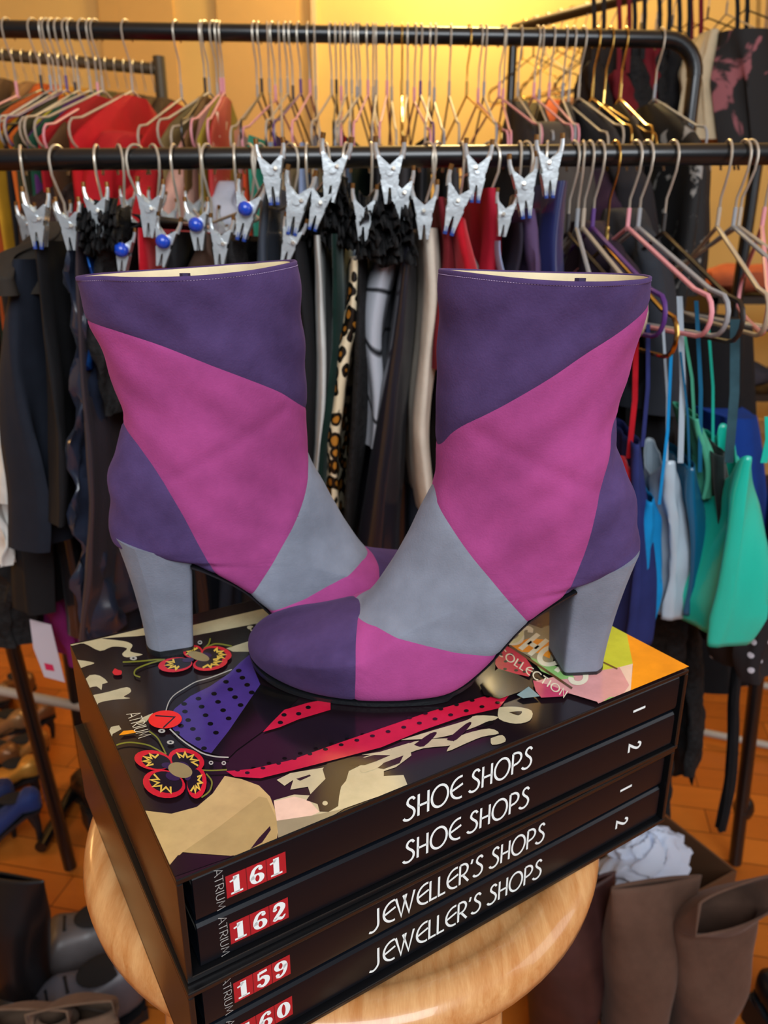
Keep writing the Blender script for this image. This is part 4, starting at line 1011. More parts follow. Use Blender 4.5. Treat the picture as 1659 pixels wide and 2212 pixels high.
row1 = [  # name, label, category, top, bottom, wt, wb, material, options
 ('blouse', 'dark olive brown blouse hanging at the far left of the front rail', 'blouse', (12, 470), (5, 640), 110, 120, fab('olive_brown', rgb(44, 38, 32)), dict(shoulder=0.06, fold=0.012)),
 ('jacket', 'long blue-black jacket sleeve hanging at the left edge below the brown blouse', 'jacket', (30, 560), (62, 1195), 70, 150, navyb, dict(fold=0.01, depth=0.3)),
 ('skirt', 'black skirt clipped under the leftmost silver clip', 'skirt', (88, 520), (110, 1140), 34, 60, black, dict(fold=0.006)),
 ('satin_dress', 'shiny black satin dress with crumpled folds left of the rear boot', 'dress', (140, 512), (205, 1395), 46, 54, fab('midnight_satin', rgb(34, 40, 56), 'satin'), dict(fold=0.008, crumple=0.007, nf=4)),
 ('trousers', 'black satin trousers with a brown side stripe, left of the rear boot', 'trousers', (176, 500), (182, 1395), 22, 50, fab('brown_satin', rgb(50, 44, 50), 'satin'), dict(fold=0.004, depth=0.36)),
 ('lace_skirt', 'black lace topped skirt bunched in a clip above the rear boot', 'skirt', (222, 478), (235, 900), 84, 70, blklace, dict(fold=0.008, crumple=0.004)),
 ('sequin_top', 'blue sequined top glimpsed behind the black lace skirt', 'top', (184, 512), (190, 800), 22, 30, M_bseq, dict(fold=0.003)),
 ('velvet_skirt', 'bright red velvet skirt with a black waistband above the rear boot', 'skirt', (303, 492), (325, 800), 44, 60, redv, dict(fold=0.003, crumple=0.001)),
 ('skirt', 'black skirt between the red velvet skirt and the brown ruffles', 'skirt', (372, 500), (380, 900), 50, 70, black, dict(fold=0.006, crumple=0.003)),
 ('ruffled_skirt', 'brown ruffled metallic skirt in the clip with the blue ball', 'skirt', (436, 505), (436, 900), 74, 80, brwn, dict(fold=0.01, crumple=0.005, nf=5)),
 ('skirt', 'black crumpled skirt clipped right of the brown ruffles', 'skirt', (505, 520), (505, 900), 56, 60, blklace, dict(fold=0.008, crumple=0.004)),
 ('leather_skirt', 'dark slate leather skirt standing up stiffly with a seam', 'skirt', (566, 400), (592, 800), 46, 56, fab('slate_leather', rgb(58, 64, 74), 'satin'), dict(fold=0.001, depth=0.3)),
 ('skirt', 'black wool skirt just right of the rear boot top', 'skirt', (640, 520), (660, 1150), 46, 50, black, dict(fold=0.004)),
 ('white_trousers', 'off-white trousers hanging as a narrow strip between the boots', 'trousers', (690, 508), (668, 1100), 26, 30, offw, dict(fold=0.003, depth=0.34)),
 ('green_velvet_skirt', 'dark green velvet skirt between the white strip and the leopard print', 'skirt', (720, 505), (700, 1150), 32, 42, greenv, dict(fold=0.004)),
 ('leopard_trousers', 'leopard print satin trousers hanging between the boots', 'trousers', (757, 560), (712, 1150), 44, 50, M_leo, dict(fold=0.003, crumple=0.0008)),
 ('lace_slip', 'black patterned slip between the leopard print and the silver brocade', 'slip', (782, 520), (752, 1200), 24, 30, blklace, dict(fold=0.004)),
 ('brocade_skirt', 'silver skirt with black scroll embroidery hanging between the boots', 'skirt', (838, 540), (792, 970), 92, 50, M_scroll, dict(fold=0.003, depth=0.3)),
 ('pencil_skirt', 'charcoal pencil skirt with a rounded hem seam between the boots', 'skirt', (872, 500), (822, 1320), 40, 130, fab('charcoal_satin', rgb(28, 26, 34), 'satin'), dict(fold=0.004)),
 ('beige_skirt', 'smooth beige skirt hanging against the front edge of the front boot', 'skirt', (922, 492), (918, 1120), 60, 54, beige, dict(fold=0.002)),
 ('dark_red_skirt', 'dark red skirt glimpsed left of the bright red velvet waistband', 'skirt', (956, 425), (966, 800), 40, 60, dkred, dict(fold=0.003)),
 ('velvet_trousers', 'bright red velvet trousers with an open round waistband', 'trousers', (1004, 468), (1010, 800), 56, 66, redv, dict(fold=0.002, topdip=0.02)),
 ('crimson_skirt', 'smooth crimson skirt standing up tall above the front boot', 'skirt', (1058, 405), (1058, 800), 52, 56, crim, dict(fold=0.001, depth=0.3)),
 ('white_shirt', 'white and pale blue shirt glimpsed beside the crimson skirt', 'shirt', (1092, 520), (1094, 800), 14, 20, fab('pale_blue', rgb(160, 176, 214)), dict(fold=0.002)),
 ('plum_skirt', 'quilted dusky plum skirt above the front boot', 'skirt', (1150, 450), (1140, 800), 60, 70, plum, dict(fold=0.003, crumple=0.0015)),
 ('dark_plum_top', 'near-black plum top behind the quilted plum skirt', 'top', (1116, 480), (1116, 800), 30, 40, fab('dark_plum', rgb(36, 30, 44)), dict(fold=0.004)),
 ('navy_satin_skirt', 'navy satin skirt with a bright blue edge above the front boot', 'skirt', (1214, 390), (1200, 800), 60, 70, navysat, dict(fold=0.001, depth=0.3)),
]
for (nm, lab, cat, tp, bt, wt, wb, m, kw) in row1:
    kw = dict(kw); dp = kw.pop('depth', 0.34)
    hang(nm, lab, cat, tp, bt, wt, wb, BAR1_Y, m, depth=dp, seed=int(tp[0]), group=None, **kw)
# plain dark clothes that close the row further back
fill = [(20, 95), (118, 60), (225, 70), (290, 60), (350, 60), (410, 60), (470, 60), (540, 60), (612, 50), (655, 50), (705, 50), (750, 50), (800, 50), (850, 50), (900, 50), (950, 60), (1010, 60), (1070, 60), (1125, 60), (1180, 60), (1240, 60)]
for i, (x, w_) in enumerate(fill):
    hang('dark_garment', 'plain dark garment packed deep in the front rail, %s from the left' % ORD[i], 'garment', (x, 560 + (i * 37) % 50), (x + (829 - x) * 0.06, 1330 + (i * 53) % 60), w_, w_ * 1.35, BAR1_Y + 0.08, [black, blacksat, navyb, brownblk][i % 4], depth=0.26, seed=100 + i, fold=0.006, group=G1)

# waistband of the red velvet skirt, lace ruffle
def ruffle(name, label, corners, Y, m, layers, seed, th=0.012):
    """stacked wavy frills filling a slanted box given by its top-left, top-right, bottom-right, bottom-left image corners"""
    R = random.Random(seed); tl, tr, br, bl = [at_y(p[0], p[1], Y) for p in corners]; o = (tl + br) / 2; b = MB()
    for k in range(layers):
        v = k / (layers - 1); a0 = tl.lerp(bl, v); a1 = tr.lerp(br, v); n = 70; ph = R.uniform(0, 6); f1 = R.uniform(16, 24); top, mid, bot = [], [], []
        for i in range(n):
            u = i / (n - 1); c = a0.lerp(a1, u) - o
            c += Vector((0, R.uniform(-.002, .002), 0.010 * noise.noise(Vector((u * 3, k * 1.3, seed)))))
            w1 = math.sin(u * f1 + ph) + 0.5 * math.sin(u * f1 * 2.3 + k); nz = noise.noise(Vector((u * 14, k * 2.1, seed)))
            top.append(c + Vector((0, 0.004 * w1, 0.006))); mid.append(c + Vector((0.002 * w1, -0.008 - 0.010 * w1, -0.006 + 0.004 * nz)))
            bot.append(c + Vector((0.003 * w1, -0.010 - 0.016 * w1, -th - 0.010 * nz)))
        vs = top + mid + bot; fs = [(r * n + i, r * n + i + 1, (r + 1) * n + i + 1, (r + 1) * n + i) for r in range(2) for i in range(n - 1)]
        b.add(vs, fs)
    core = []
    for k in range(12):
        v = k / 11; a0 = tl.lerp(bl, v); a1 = tr.lerp(br, v); c = (a0 + a1) / 2 - o + Vector((0, 0.03, 0)); hw = (a1 - a0).length / 2 * 0.86
        core.append([c + Vector((hw * math.cos(a), 0.035 * math.sin(a), 0.004 * math.sin(3 * a + k))) for a in [2 * math.pi * j / 24 for j in range(24)]])
    b.loft(core)
    ob = b.build(name, m, None, sharp=None); ob.location = o
    sl = ob.modifiers.new('thickness', 'SOLIDIFY'); sl.thickness = 0.0008; return tag(ob, label, 'lace garment')
ruffle('lace_ruffle', 'big ruffle of black lace bunched over the silver brocade skirt', ((775, 425), (880, 432), (895, 545), (770, 540)), 0.84, blklace, 11, 9)
ruffle('lace_garment', 'ragged black lace garment rising beside the tallest silver clip', ((700, 392), (752, 398), (790, 520), (690, 500)), 0.86, blklace, 11, 12)
ruffle('lace_garment', 'black lace frill gathered above the white strip and green velvet', ((648, 440), (705, 430), (720, 500), (640, 505)), 0.88, blklace, 8, 14)
ruffle('lace_garment', 'black lace frill bunched in a clip above the rear boot', ((176, 452), (258, 440), (268, 520), (180, 512)), 0.84, blklace, 8, 16)
hang('waistband', 'black waistband of a red velvet skirt', 'waistband', (293, 462), (296, 492), 44, 46, BAR1_Y - 0.01, black, depth=0.3, seed=4, fold=0.001)

# ------------------------------------------------------------------ clip hangers of the front rail
M_steel = mat('bright_zinc_clip', rgb(222, 228, 230), 0.24, 0.7, bump=0.35, bscale=60, mottle=0.12, mscale=100, bdist=0.002); M_bronze = mat('brass_clip_tip', rgb(150, 110, 64), 0.35, 0.9)
M_blue = mat('blue_plastic', rgb(20, 70, 190), 0.25, coat=0.5); M_bvinyl = mat('dark_blue_vinyl_tip', rgb(24, 60, 140), 0.4)
def clip(root, pos, ang, sc, ball, tips):
    """two crossing plates pinched together, seen end-on"""
    R = Matrix.Rotation(ang, 3, 'Y'); c = MB()
    poly = [(-.0150, .0150), (-.0128, .0170), (0, .0065), (.0128, .0170), (.0150, .0150), (.0100, -.0020), (.0090, -.0140), (.0058, -.0330), (.0030, -.0330), (.0012, -.0160), (-.0012, -.0160), (-.0030, -.0330), (-.0058, -.0330), (-.0090, -.0140), (-.0100, -.0020)]
    n = len(poly); T = lambda x, y, z: pos + R @ (Vector((x * 0.92, y * 0.9, z * 0.95)) * sc)
    for y0, y1 in ((-.0095, -.0085), (.0085, .0095)):
        vs = [T(x, y0, z) for x, z in poly] + [T(x, y1, z) for x, z in poly]
        # triangulated faces: fan pieces keep the notch open
        fr_ = [(0, 1, 2, 14), (2, 3, 4, 5), (14, 2, 5), (14, 5, 6, 13), (13, 6, 9, 10), (6, 7, 8, 9), (10, 11, 12, 13)]
        c.add(vs, fr_ + [tuple(n + i for i in f[::-1]) for f in fr_] + [(i, (i + 1) % n, n + (i + 1) % n, n + i) for i in range(n)])
    for s_ in (-1, 1):
        for (a, b) in (((s_ * .0140, .016), (s_ * .0100, -.002)), ((s_ * .0096, -.008), (s_ * .0046, -.033))):
            c.add([T(a[0], -.0085, a[1]), T(a[0], .0085, a[1]), T(b[0], .0085, b[1]), T(b[0], -.0085, b[1]), T(a[0] + .001 * s_, -.0085, a[1]), T(a[0] + .001 * s_, .0085, a[1]), T(b[0] + .001 * s_, .0085, b[1]), T(b[0] + .001 * s_, -.0085, b[1])],
                  [(0, 1, 2, 3), (7, 6, 5, 4), (0, 4, 5, 1), (2, 6, 7, 3), (1, 5, 6, 2), (0, 3, 7, 4)])
        c.tube([T(s_ * .0135, 0, .014), T(s_ * .0160, 0, .024), T(s_ * .0162, 0, .030)], [.0034 * sc, .0026 * sc, .0024 * sc], 8)
        c.tube([T(s_ * .0162, 0, .030), T(s_ * .0160, 0, .036)], .0027 * sc, 8, m=1)
        if tips: c.tube([T(s_ * .0044, -.0070, -.027), T(s_ * .0040, -.0072, -.036)], .0024 * sc, 8, m=2)
    c.tube([T(0, -.0118, 0), T(0, .0118, 0)], .0042 * sc, 12)
    ob = c.build('clip', [M_steel, M_bronze, M_bvinyl], root, smooth=True, sharp=30)
    if ball:
        s2 = MB(); s2.sphere(T(0, -.0150, 0), .0074, n=18); tag(s2.build('end_ball', M_blue, ob), 'blue plastic ball')
    return ob
clips = [  # hook px, clip px, clip py, tilt, ball, tips, size
 (28, 82, 472, 0.05, 0, 1, 1.0), (108, 152, 486, 0.0, 0, 0, .9), (196, 212, 456, 0.0, 0, 0, .92), (243, 268, 540, 0.15, 1, 0, .78), (282, 325, 452, 0.1, 0, 0, 1.0), (318, 358, 522, 0.25, 1, 0, .92), (366, 428, 486, 0.0, 1, 0, .9),
 (420, 478, 522, 0.1, 0, 0, .9), (440, 534, 452, 0.25, 1, 1, 1.05), (500, 588, 372, -0.05, 0, 1, 1.05), (530, 642, 436, 0.2, 0, 1, 1.1), (556, 628, 520, 0.3, 0, 0, .85), (622, 720, 368, 0.15, 0, 0, 1.1), (660, 690, 440, 0.3, 0, 1, .9), (700, 786, 462, 0.05, 0, 0, .95),
 (748, 842, 372, 0.0, 0, 0, 1.1), (800, 868, 420, 0.0, 0, 0, .9), (925, 916, 456, 0.0, 0, 0, 1.0), (950, 986, 436, 0.25, 0, 1, 1.1), (1062, 1030, 370, 0.05, 0, 1, 1.0), (1128, 1090, 462, 0.1, 0, 0, .8), (1142, 1132, 402, -0.1, 0, 1, 1.05), (1190, 1186, 360, -0.05, 0, 1, 1.0)]
for i, (hx, cx, cy, tl_, ball, tips, sc) in enumerate(clips):
    hp = on_bar(hx, b1a, b1b, BAR1_Y, 0.0122); drop = 0.085
    nk = hp + Vector((0, 0, -drop)); Pc = at_y(cx, cy, 0.83)
    lab = 'silver clip hanger on the front rail, %s clip from the left%s' % (ORD[i], ', with a blue ball' if ball else '')
    t = thing('clip_hanger', lab, 'hanger', hp, 0, 'clip hangers on the front rail')
    # crossbar passes behind the clip at its own height; neck height follows
    slope = (Pc - Vector((0, 0, 0.004)) - nk) * 1.0
    b = MB(); pts = hook_pts(0.0122, drop, 14); yaw = math.atan2(-(Pc.x - nk.x), -(Pc.y - nk.y))
    Rz = Matrix.Rotation([0.3, -0.2, 0.1, 0.5, -0.4, 0.6, 0.0][i % 7], 3, 'Z'); b.tube([Rz @ p for p in pts], 0.0016, 7); b.build('hook', M_hook, t)
    cb = MB(); near = (Pc - hp) - slope.normalized() * -0.002; far = (nk - hp) - slope * 0.95
    cb.tube([near + slope.normalized() * 0.012, nk - hp, far], 0.0017, 7); cb.build('crossbar', M_hook, t)
    clip(t, Pc - hp, tl_, sc * 0.86, ball, tips)
    clip(t, (nk - hp) - slope * 0.8, tl_, sc * 0.86, False, tips)
# bare wire hangers at the right of the front rail
front = [(1248, 'black', 0.16), (1282, 'beige', 0.10), (1304, 'purple', 0.14), (1338, 'gold', 0.12), (1384, 'pink', 0.16), (1408, 'grey', 0.18), (1466, 'black', 0.1), (1588, 'beige', -0.1), (1624, 'grey', 0.05), (1636, 'beige', 0.15), (1690, 'pink', -0.35), (1268, 'grey', -0.1), (660, 'beige', 0.0), (1000, 'grey', 0.1)]
cnt = {}
FH = []
for (px, s_, yw) in front:
    k = cnt.get(s_, 0); cnt[s_] = k + 1; hp = on_bar(px, b1a, b1b, BAR1_Y, 0.0122)
    dr = {'gold': 0.115, 'black': 0.1}.get(s_, 0.094)
    nmh = {'beige': 'beige', 'pink': 'pink', 'black': 'dark', 'purple': 'purple', 'gold': 'gold', 'grey': 'pale grey'}[s_]
    where = 'the only one of that colour there' if sum(1 for f in front if f[1] == s_) == 1 else '%s of that colour listed there' % ORD[k]
    wire_hanger(hp, s_, yw, dr, 0.0122, '%s wire hanger on the front rail, %s' % (nmh, {1248: 'next to the navy satin skirt', 1282: 'second after the navy satin skirt', 1304: 'between two beige ones', 1338: 'left of the thick pink one', 1384: 'right of the gold one', 1408: 'just right of the pink one', 1466: 'alone right of the middle group', 1588: 'near the right end, alone', 1624: 'beside its beige twin near the right end', 1636: 'in the pair at the right end', 1690: 'at the right edge of the photo', 1268: 'tight beside the dark one', 660: 'among the clips between the boots', 1000: 'among the clips above the front boot'}[px]),
                None, half=0.205, fall=0.078, wr=0.0026)
    FH.append((hp, yw, dr, px))

# ------------------------------------------------------------------ strappy tops at the right of the front rail
def cami(name, label, top, bot, wt, wb, m, straps, Y=0.9, depth=0.2, sm=None, **kw):
    root_p = at_y(top[0], top[1], Y); t = thing(name, label, 'top', root_p)
    Yn = Y - depth / 2; zc = Yn * math.cos(TILT) ; s_ = zc / F_PX
    Pt, Pb = at_y(top[0], top[1], Yn), at_y(bot[0], bot[1], Yn)
    rings = cloth_mesh(Pt, Pb, depth, kw.pop('yaw', 0.1), wt * s_, wb * s_, **kw)
    b = MB(); b.loft([[p - root_p for p in r] for r in rings], caps=False); bd = b.build('body', m, t, sharp=60)
    sl = bd.modifiers.new('thickness', 'SOLIDIFY'); sl.thickness = 0.001
    for (a, c, w_) in straps:
        A1, C1 = at_y(a[0], a[1], Yn + 0.01) - root_p, at_y(c[0], c[1], Yn + 0.01) - root_p
        b = MB(); hw = w_ * s_ / 2; mid = (A1 + C1) / 2 + Vector((0.003, 0, 0)); pts = [A1, mid, C1]
        b.loft([[p + Vector((-hw, 0, 0)), p + Vector((hw, -0.0004, 0)), p + Vector((hw, 0.0006, 0)), p + Vector((-hw, 0.0008, 0))] for p in pts]); b.build('strap', sm or m, t, smooth=False)
    return t
cami('camisole', 'fluffy red camisole right behind the heel of the front boot', (1350, 985), (1378, 1165), 44, 16, redv, [((1374, 730), (1358, 990), 12)], depth=0.12, topdip=0.03, fold=0.004, crumple=0.004)
cami('slip_dress', 'navy slip dress on a narrow strap right of the red camisole', (1390, 960), (1372, 1400), 24, 70, navy, [((1400, 700), (1388, 965), 9)], depth=0.14, fold=0.006)
cami('camisole', 'bright cyan camisole hanging between navy and silver ones', (1420, 1085), (1380, 1395), 50, 30, cyan, [((1450, 760), (1424, 1090), 7)], depth=0.13, fold=0.008, prof=[(0, .4), (.15, 1.3), (.5, .7), (1, .8)])
cami('satin_camisole', 'crumpled silver grey satin camisole with a frilled top', (1462, 995), (1452, 1340), 56, 62, silver, [((1468, 640), (1470, 1000), 13), ((1432, 700), (1440, 1010), 6)], depth=0.11, fold=0.004, crumple=0.0014, topdip=0.03, prof=[(0, .75), (.1, .9), (.3, 1), (.6, 1), (1, 1.1)])
cami('camisole', 'teal blue satin camisole just right of the silver one', (1508, 1010), (1494, 1330), 44, 46, teal, [((1504, 650), (1512, 1020), 9), ((1470, 760), (1490, 1030), 5)], depth=0.12, fold=0.005, prof=[(0, .6), (.3, 1.1), (.7, 1), (1, .9)])
cami('camisole', 'sea green camisole with a thin strap behind the teal one', (1518, 905), (1530, 1080), 22, 30, seag, [((1478, 720), (1500, 910), 7)], depth=0.1, fold=0.003)
cami('velvet_dress', 'dark green velvet strap dress right of the teal camisole', (1572, 985), (1560, 1340), 34, 90, fab('bottle_black', rgb(20, 34, 34), 'velvet'), [((1588, 690), (1574, 1000), 22)], depth=0.14, fold=0.006, sm=fab('slate_green', rgb(44, 74, 84), 'velvet'))
cami('babydoll_slip', 'large turquoise satin slip with a cup, hanging at the right edge', (1632, 985), (1560, 1400), 60, 120, turq, [((1659, 900), (1650, 1000), 16)], Y=0.86, depth=0.16, yaw=0.25, fold=0.010, topdip=0.05, prof=[(0, .8), (.2, 1.0), (.5, 1.1), (.85, 1.15), (1, .7)], nf=2)
cami('bikini_top', 'turquoise cup top behind the dark green velvet strap', (1545, 960), (1560, 1010), 70, 60, turq, [((1530, 700), (1540, 965), 6)], Y=1.02, depth=0.1, fold=0.004)
hang('blue_skirt', 'bright blue skirt waist behind the turquoise slip', 'skirt', (1600, 905), (1640, 1330), 110, 120, 1.25, denim, depth=0.2, seed=31, fold=0.004)
hang('polka_dress', 'black dress with white polka dots at the lower right edge', 'dress', (1645, 1290), (1650, 1480), 120, 90, 0.98, M_polka, depth=0.2, seed=33, fold=0.01)
hang('dark_red_garment', 'dark red garment glimpsed at the right edge above the polka dots', 'garment', (1655, 1240), (1655, 1330), 60, 60, 1.05, dkred, depth=0.15, seed=35)
hang('lace_gown', 'long black lace gown hanging right of the book stack', 'gown', (1452, 1150), (1442, 1750), 110, 90, 1.1, blklace, depth=0.3, seed=36, fold=0.008, crumple=0.004, hemwave=0.02)
hang('lace_gown', 'black lace gown with a scalloped hem behind the right rail leg', 'gown', (1510, 1250), (1498, 1690), 100, 76, 1.18, blklace, depth=0.26, seed=37, fold=0.008, crumple=0.003, hemwave=0.02)
hang('black_sash', 'thin black sash dangling beside the right rail leg', 'sash', (1612, 1400), (1560, 1800), 20, 12, 1.12, black, depth=0.02, seed=38, fold=0.003)
hang('long_black_coat', 'long black coat filling the right end of the front rail', 'coat', (1560, 700), (1560, 1500), 200, 150, 1.35, black, depth=0.24, seed=40, fold=0.014)
hang('long_black_dress', 'long black dress behind the cyan and silver camisoles', 'dress', (1440, 560), (1430, 1420), 90, 150, 1.2, black, depth=0.26, seed=41, fold=0.014)
hang('satin_blouse', 'dusky plum blouse on a hanger above the front boot corner', 'blouse', (1345, 470), (1340, 760), 70, 90, 1.12, fab('dark_aubergine', rgb(46, 34, 48)), depth=0.3, seed=42, fold=0.01, shoulder=0.07)
hang('grey_dress', 'dark slate dress on the front rail behind the pink hanger', 'dress', (1420, 440), (1430, 900), 90, 120, 1.18, fab('dark_slate', rgb(46, 50, 58)), depth=0.3, seed=43, fold=0.012, shoulder=0.07)

# ------------------------------------------------------------------ clothes of the rear rail
colL = [('dark green', (34, 56, 40)), ('rust orange', (186, 84, 30)), ('black', (20, 20, 22)), ('mustard', (196, 140, 30)), ('dark olive', (58, 54, 30)), ('orange', (206, 96, 26)), ('lemon yellow', (206, 186, 40)), ('forest green', (20, 70, 50)), ('purple', (84, 34, 92)), ('brown', (86, 58, 34)), ('deep red', (170, 20, 28)), ('red', (188, 18, 26)), ('scarlet', (196, 26, 30)), ('bronze brown', (110, 78, 40)), ('khaki', (120, 100, 60)),
        ('dusty pink', (196, 140, 124)), ('olive yellow', (150, 130, 40)), ('coral', (204, 78, 60)), ('pale pink', (212, 168, 156)), ('orange red', (206, 72, 34)), ('white', (206, 204, 200)), ('aqua green', (60, 160, 130)), ('blush', (200, 168, 150)), ('pale blue', (150, 166, 196)), ('dark violet', (58, 34, 84)), ('cream', (196, 176, 140)), ('light blue', (140, 156, 190)), ('silver grey', (140, 140, 146)), ('sandy', (176, 150, 110)), ('charcoal', (40, 38, 40)), ('bright red', (190, 14, 34)), ('black', (20, 19, 20)), ('slate blue', (70, 84, 104))]
colD = [('black', (20, 18, 20)), ('dark brown', (42, 30, 24)), ('charcoal', (36, 34, 38)), ('near black', (16, 15, 18)), ('dark grey', (52, 50, 52)), ('plum black', (34, 24, 34))]
cc = 0; seen = {}; plan = []
for i, (hp, yaw, dr, px) in enumerate(REAR):
    if px < 780: nmc, c = colL[cc % len(colL)]; cc += 1
    else: nmc, c = colD[i % len(colD)]
    if (px > 780 and px < 1300 and i % 2) or px == 1033: continue
    m = fab('rear_' + nmc.replace(' ', '_'), rgb(*c))
    if nmc == 'coral': m = M_redfl; nmc = 'red and cream printed'
    if px == 1153: m = M_seq; nmc = 'bronze sequined'
    if px == 1414: m = M_floral; nmc = 'black and white floral'
    plan.append((i, hp, yaw, dr, px, nmc, m))
names = [p[5] for p in plan]
for (i, hp, yaw, dr, px, nmc, m) in plan:
    k = seen.get(nmc, 0); seen[nmc] = k + 1
    low = 540 < px < 1110
    half = 0.175 if low else 0.19; L = 0.75
    nk = hp + Vector((0, 0, -dr)); ax = Vector((math.sin(-yaw), math.cos(-yaw), 0))
    top = nk - ax * half; th = 0.011 + 0.005 * ((i * 7) % 3)
    th *= 2.2 if nmc in ('red', 'dusty pink', 'bronze sequined', 'black and white floral', 'dark grey') else 1.0
    dz = -0.075 - 0.02 * ((i * 5) % 3) if low else -0.012
    rings = cloth_mesh(top + Vector((0, 0, dz)), top + Vector((0, 0, -L)), 2 * half, -yaw, th * 0.8, th * 1.5, fold=0.005, seed=300 + i, shoulder=0.02 if low else 0.085, neck=0.9 if low else 0.18, rows=26, cols=44)
    o = nk.copy(); b = MB(); b.loft([[p - o for p in r] for r in rings]); ob = b.build('hanging_garment', m, None, sharp=60); ob.location = o
    tag(ob, '%s garment on the rear rail%s' % (nmc, ', %s of that colour from the left' % ORD[k] if names.count(nmc) > 1 else ', the only one so coloured there'), 'garment', G2)
# big red blouse and dark coats seen large over the front bar
def reargar(px, py, pyb, w_, m, label, half=0.16, Y=1.42, **kw):
    return hang('hanging_garment', label, 'garment', (px, py), (px + (829 - px) * 0.04, pyb), w_, w_ * 1.3, Y, m, depth=2 * half, shoulder=0.06, neck=0.4, seed=int(px), **kw)
reargar(190, 262, 620, 90, red, 'large plain red blouse filling the rail gap at the left', fold=0.01)
reargar(275, 330, 620, 70, fab('red2', rgb(166, 20, 26)), 'red blouse lying right of the large red blouse', fold=0.01)
reargar(60, 380, 620, 110, fab('dark_brown_sequin', rgb(44, 28, 22), 'lace'), 'dark brown beaded garment behind the leftmost clip', fold=0.008)
reargar(345, 330, 620, 60, fab('dusty_rose', rgb(196, 150, 134)), 'dusty rose blouse behind the fourth big clip', fold=0.006)
reargar(470, 380, 620, 80, fab('ice_blue', rgb(176, 182, 196)), 'icy pale satin blouse behind the blue ball clips', fold=0.008)
reargar(1235, 240, 620, 110, fab('taupe_mesh', rgb(70, 62, 56)), 'grey brown mesh coat on the rear rail below the corner', fold=0.006)
reargar(1390, 300, 620, 90, fab('black_quilt', rgb(30, 28, 32)), 'black coat with a wide shoulder near the rear rail post', fold=0.008)
reargar(1330, 350, 640, 80, fab('aubergine_velvet', rgb(44, 22, 40), 'velvet'), 'aubergine velvet dress behind the pink hanger hook', fold=0.008)
hang('floral_blouse', 'black blouse with white flowers and a leather collar at the rail end', 'blouse', (1520, 250), (1500, 640), 120, 110, 1.62, M_floral, depth=0.4, seed=77, shoulder=0.08, neck=0.4, fold=0.01)
for i in range(14):
    hang('dark_garment', 'plain dark garment behind the boots on the rear rail, %s from the left' % ORD[i], 'garment', (60 + i * 103, 470), (90 + i * 100, 1180), 100, 120, 1.62, [black, brownblk, navyb, charc][i % 4], depth=0.2, seed=500 + i, fold=0.01, group='dark clothes behind the boots')

# ------------------------------------------------------------------ far rails
far = [(-60, 'brown', (110, 84, 56)), (10, 'tan', (150, 112, 70)), (45, 'burnt orange', (196, 92, 34)), (70, 'orange', (204, 104, 30)), (105, 'mustard', (206, 150, 40)), (135, 'golden', (196, 140, 36)), (165, 'teal', (36, 90, 84)), (195, 'olive', (100, 90, 50)), (225, 'bronze', (116, 88, 48)), (258, 'dark brown', (70, 52, 34)), (290, 'walnut', (84, 62, 38)), (318, 'umber', (60, 44, 30))]
for i, (px, nmc, c) in enumerate(far):
    q = at_y(px, 132 + px * 0.09, 2.3)
    hang('hanging_garment', '%s garment on the low rail by the back wall' % nmc, 'garment', (px, 152 + px * 0.12), (px + 20, 520), 32, 44, 2.3, fab('far_' + nmc.replace(' ', '_'), rgb(*c)), depth=0.36, seed=600 + i, shoulder=0.08, neck=0.3, fold=0.008)
for i in range(18):
    px = -10 + i * 20; f_ = (px + 120) / 465; q = p4a.lerp(p4b, f_)
    b = MB(); b.tube(hook_pts(0.014, 0.07, 10), 0.0016, 6)
    o = b.build('hanger_hook', M_hook); o.location = q + Vector((0, 0, 0.0155)); tag(o, 'thin hanger hook on the low rail by the back wall', 'hanger hook', 'hooks on the low far rail')
r3list = [(0.02, 'brown', (60, 42, 30), 90), (0.10, 'fuzzy olive', (70, 60, 38), 110), (0.18, 'burnt orange', (190, 92, 50), 60), (0.26, 'tan', (150, 104, 76), 50), (0.34, 'black', (24, 18, 18), 70), (0.42, 'dark red', (120, 16, 20), 60), (0.49, 'black lace', (22, 16, 16), 70), (0.56, 'wine red', (96, 14, 22), 60), (0.63, 'dark brown', (40, 26, 22), 80), (0.70, 'near black', (18, 15, 16), 80), (0.76, 'black mesh', (26, 20, 20), 80)]
for i, (f_, nmc, c, w_) in enumerate(r3list[:9]):
    q = p3a.lerp(p3b, f_); top = q + Vector((0, -0.05, -0.22)); 
    rings = cloth_mesh(top + Vector((-0.0, -0.1, 0)), top + Vector((0, -0.1, -0.62)), 0.2, 0.3, w_ * 0.0011, w_ * 0.0016, fold=0.01, seed=700 + i, shoulder=0.07, rows=22, cols=40)
    o = top.copy(); b = MB(); b.loft([[p - o for p in r] for r in rings]); ob = b.build('hanging_garment', fab('r3_' + nmc.replace(' ', '_'), rgb(*c), 'lace' if 'lace' in nmc or 'mesh' in nmc or 'fuzzy' in nmc else 'cotton'), None, sharp=60); ob.location = o
    tag(ob, '%s garment on the rail at the top right' % nmc, 'garment', 'clothes on the top right rail')
for i in range(16):
    q = p3a.lerp(p3b, 0.05 + i * 0.057); wire_hanger(q + Vector((0, 0, 0.0152)), ['gold', 'black', 'beige', 'black'][i % 4], 0.5 + 0.3 * math.sin(i * 2.1), 0.1, 0.014, '%s wire hanger on the top right rail, %s from its far end' % (['gold', 'dark', 'beige', 'dark'][i % 4], ORD[i]), 'hangers on the top right rail', half=0.16)
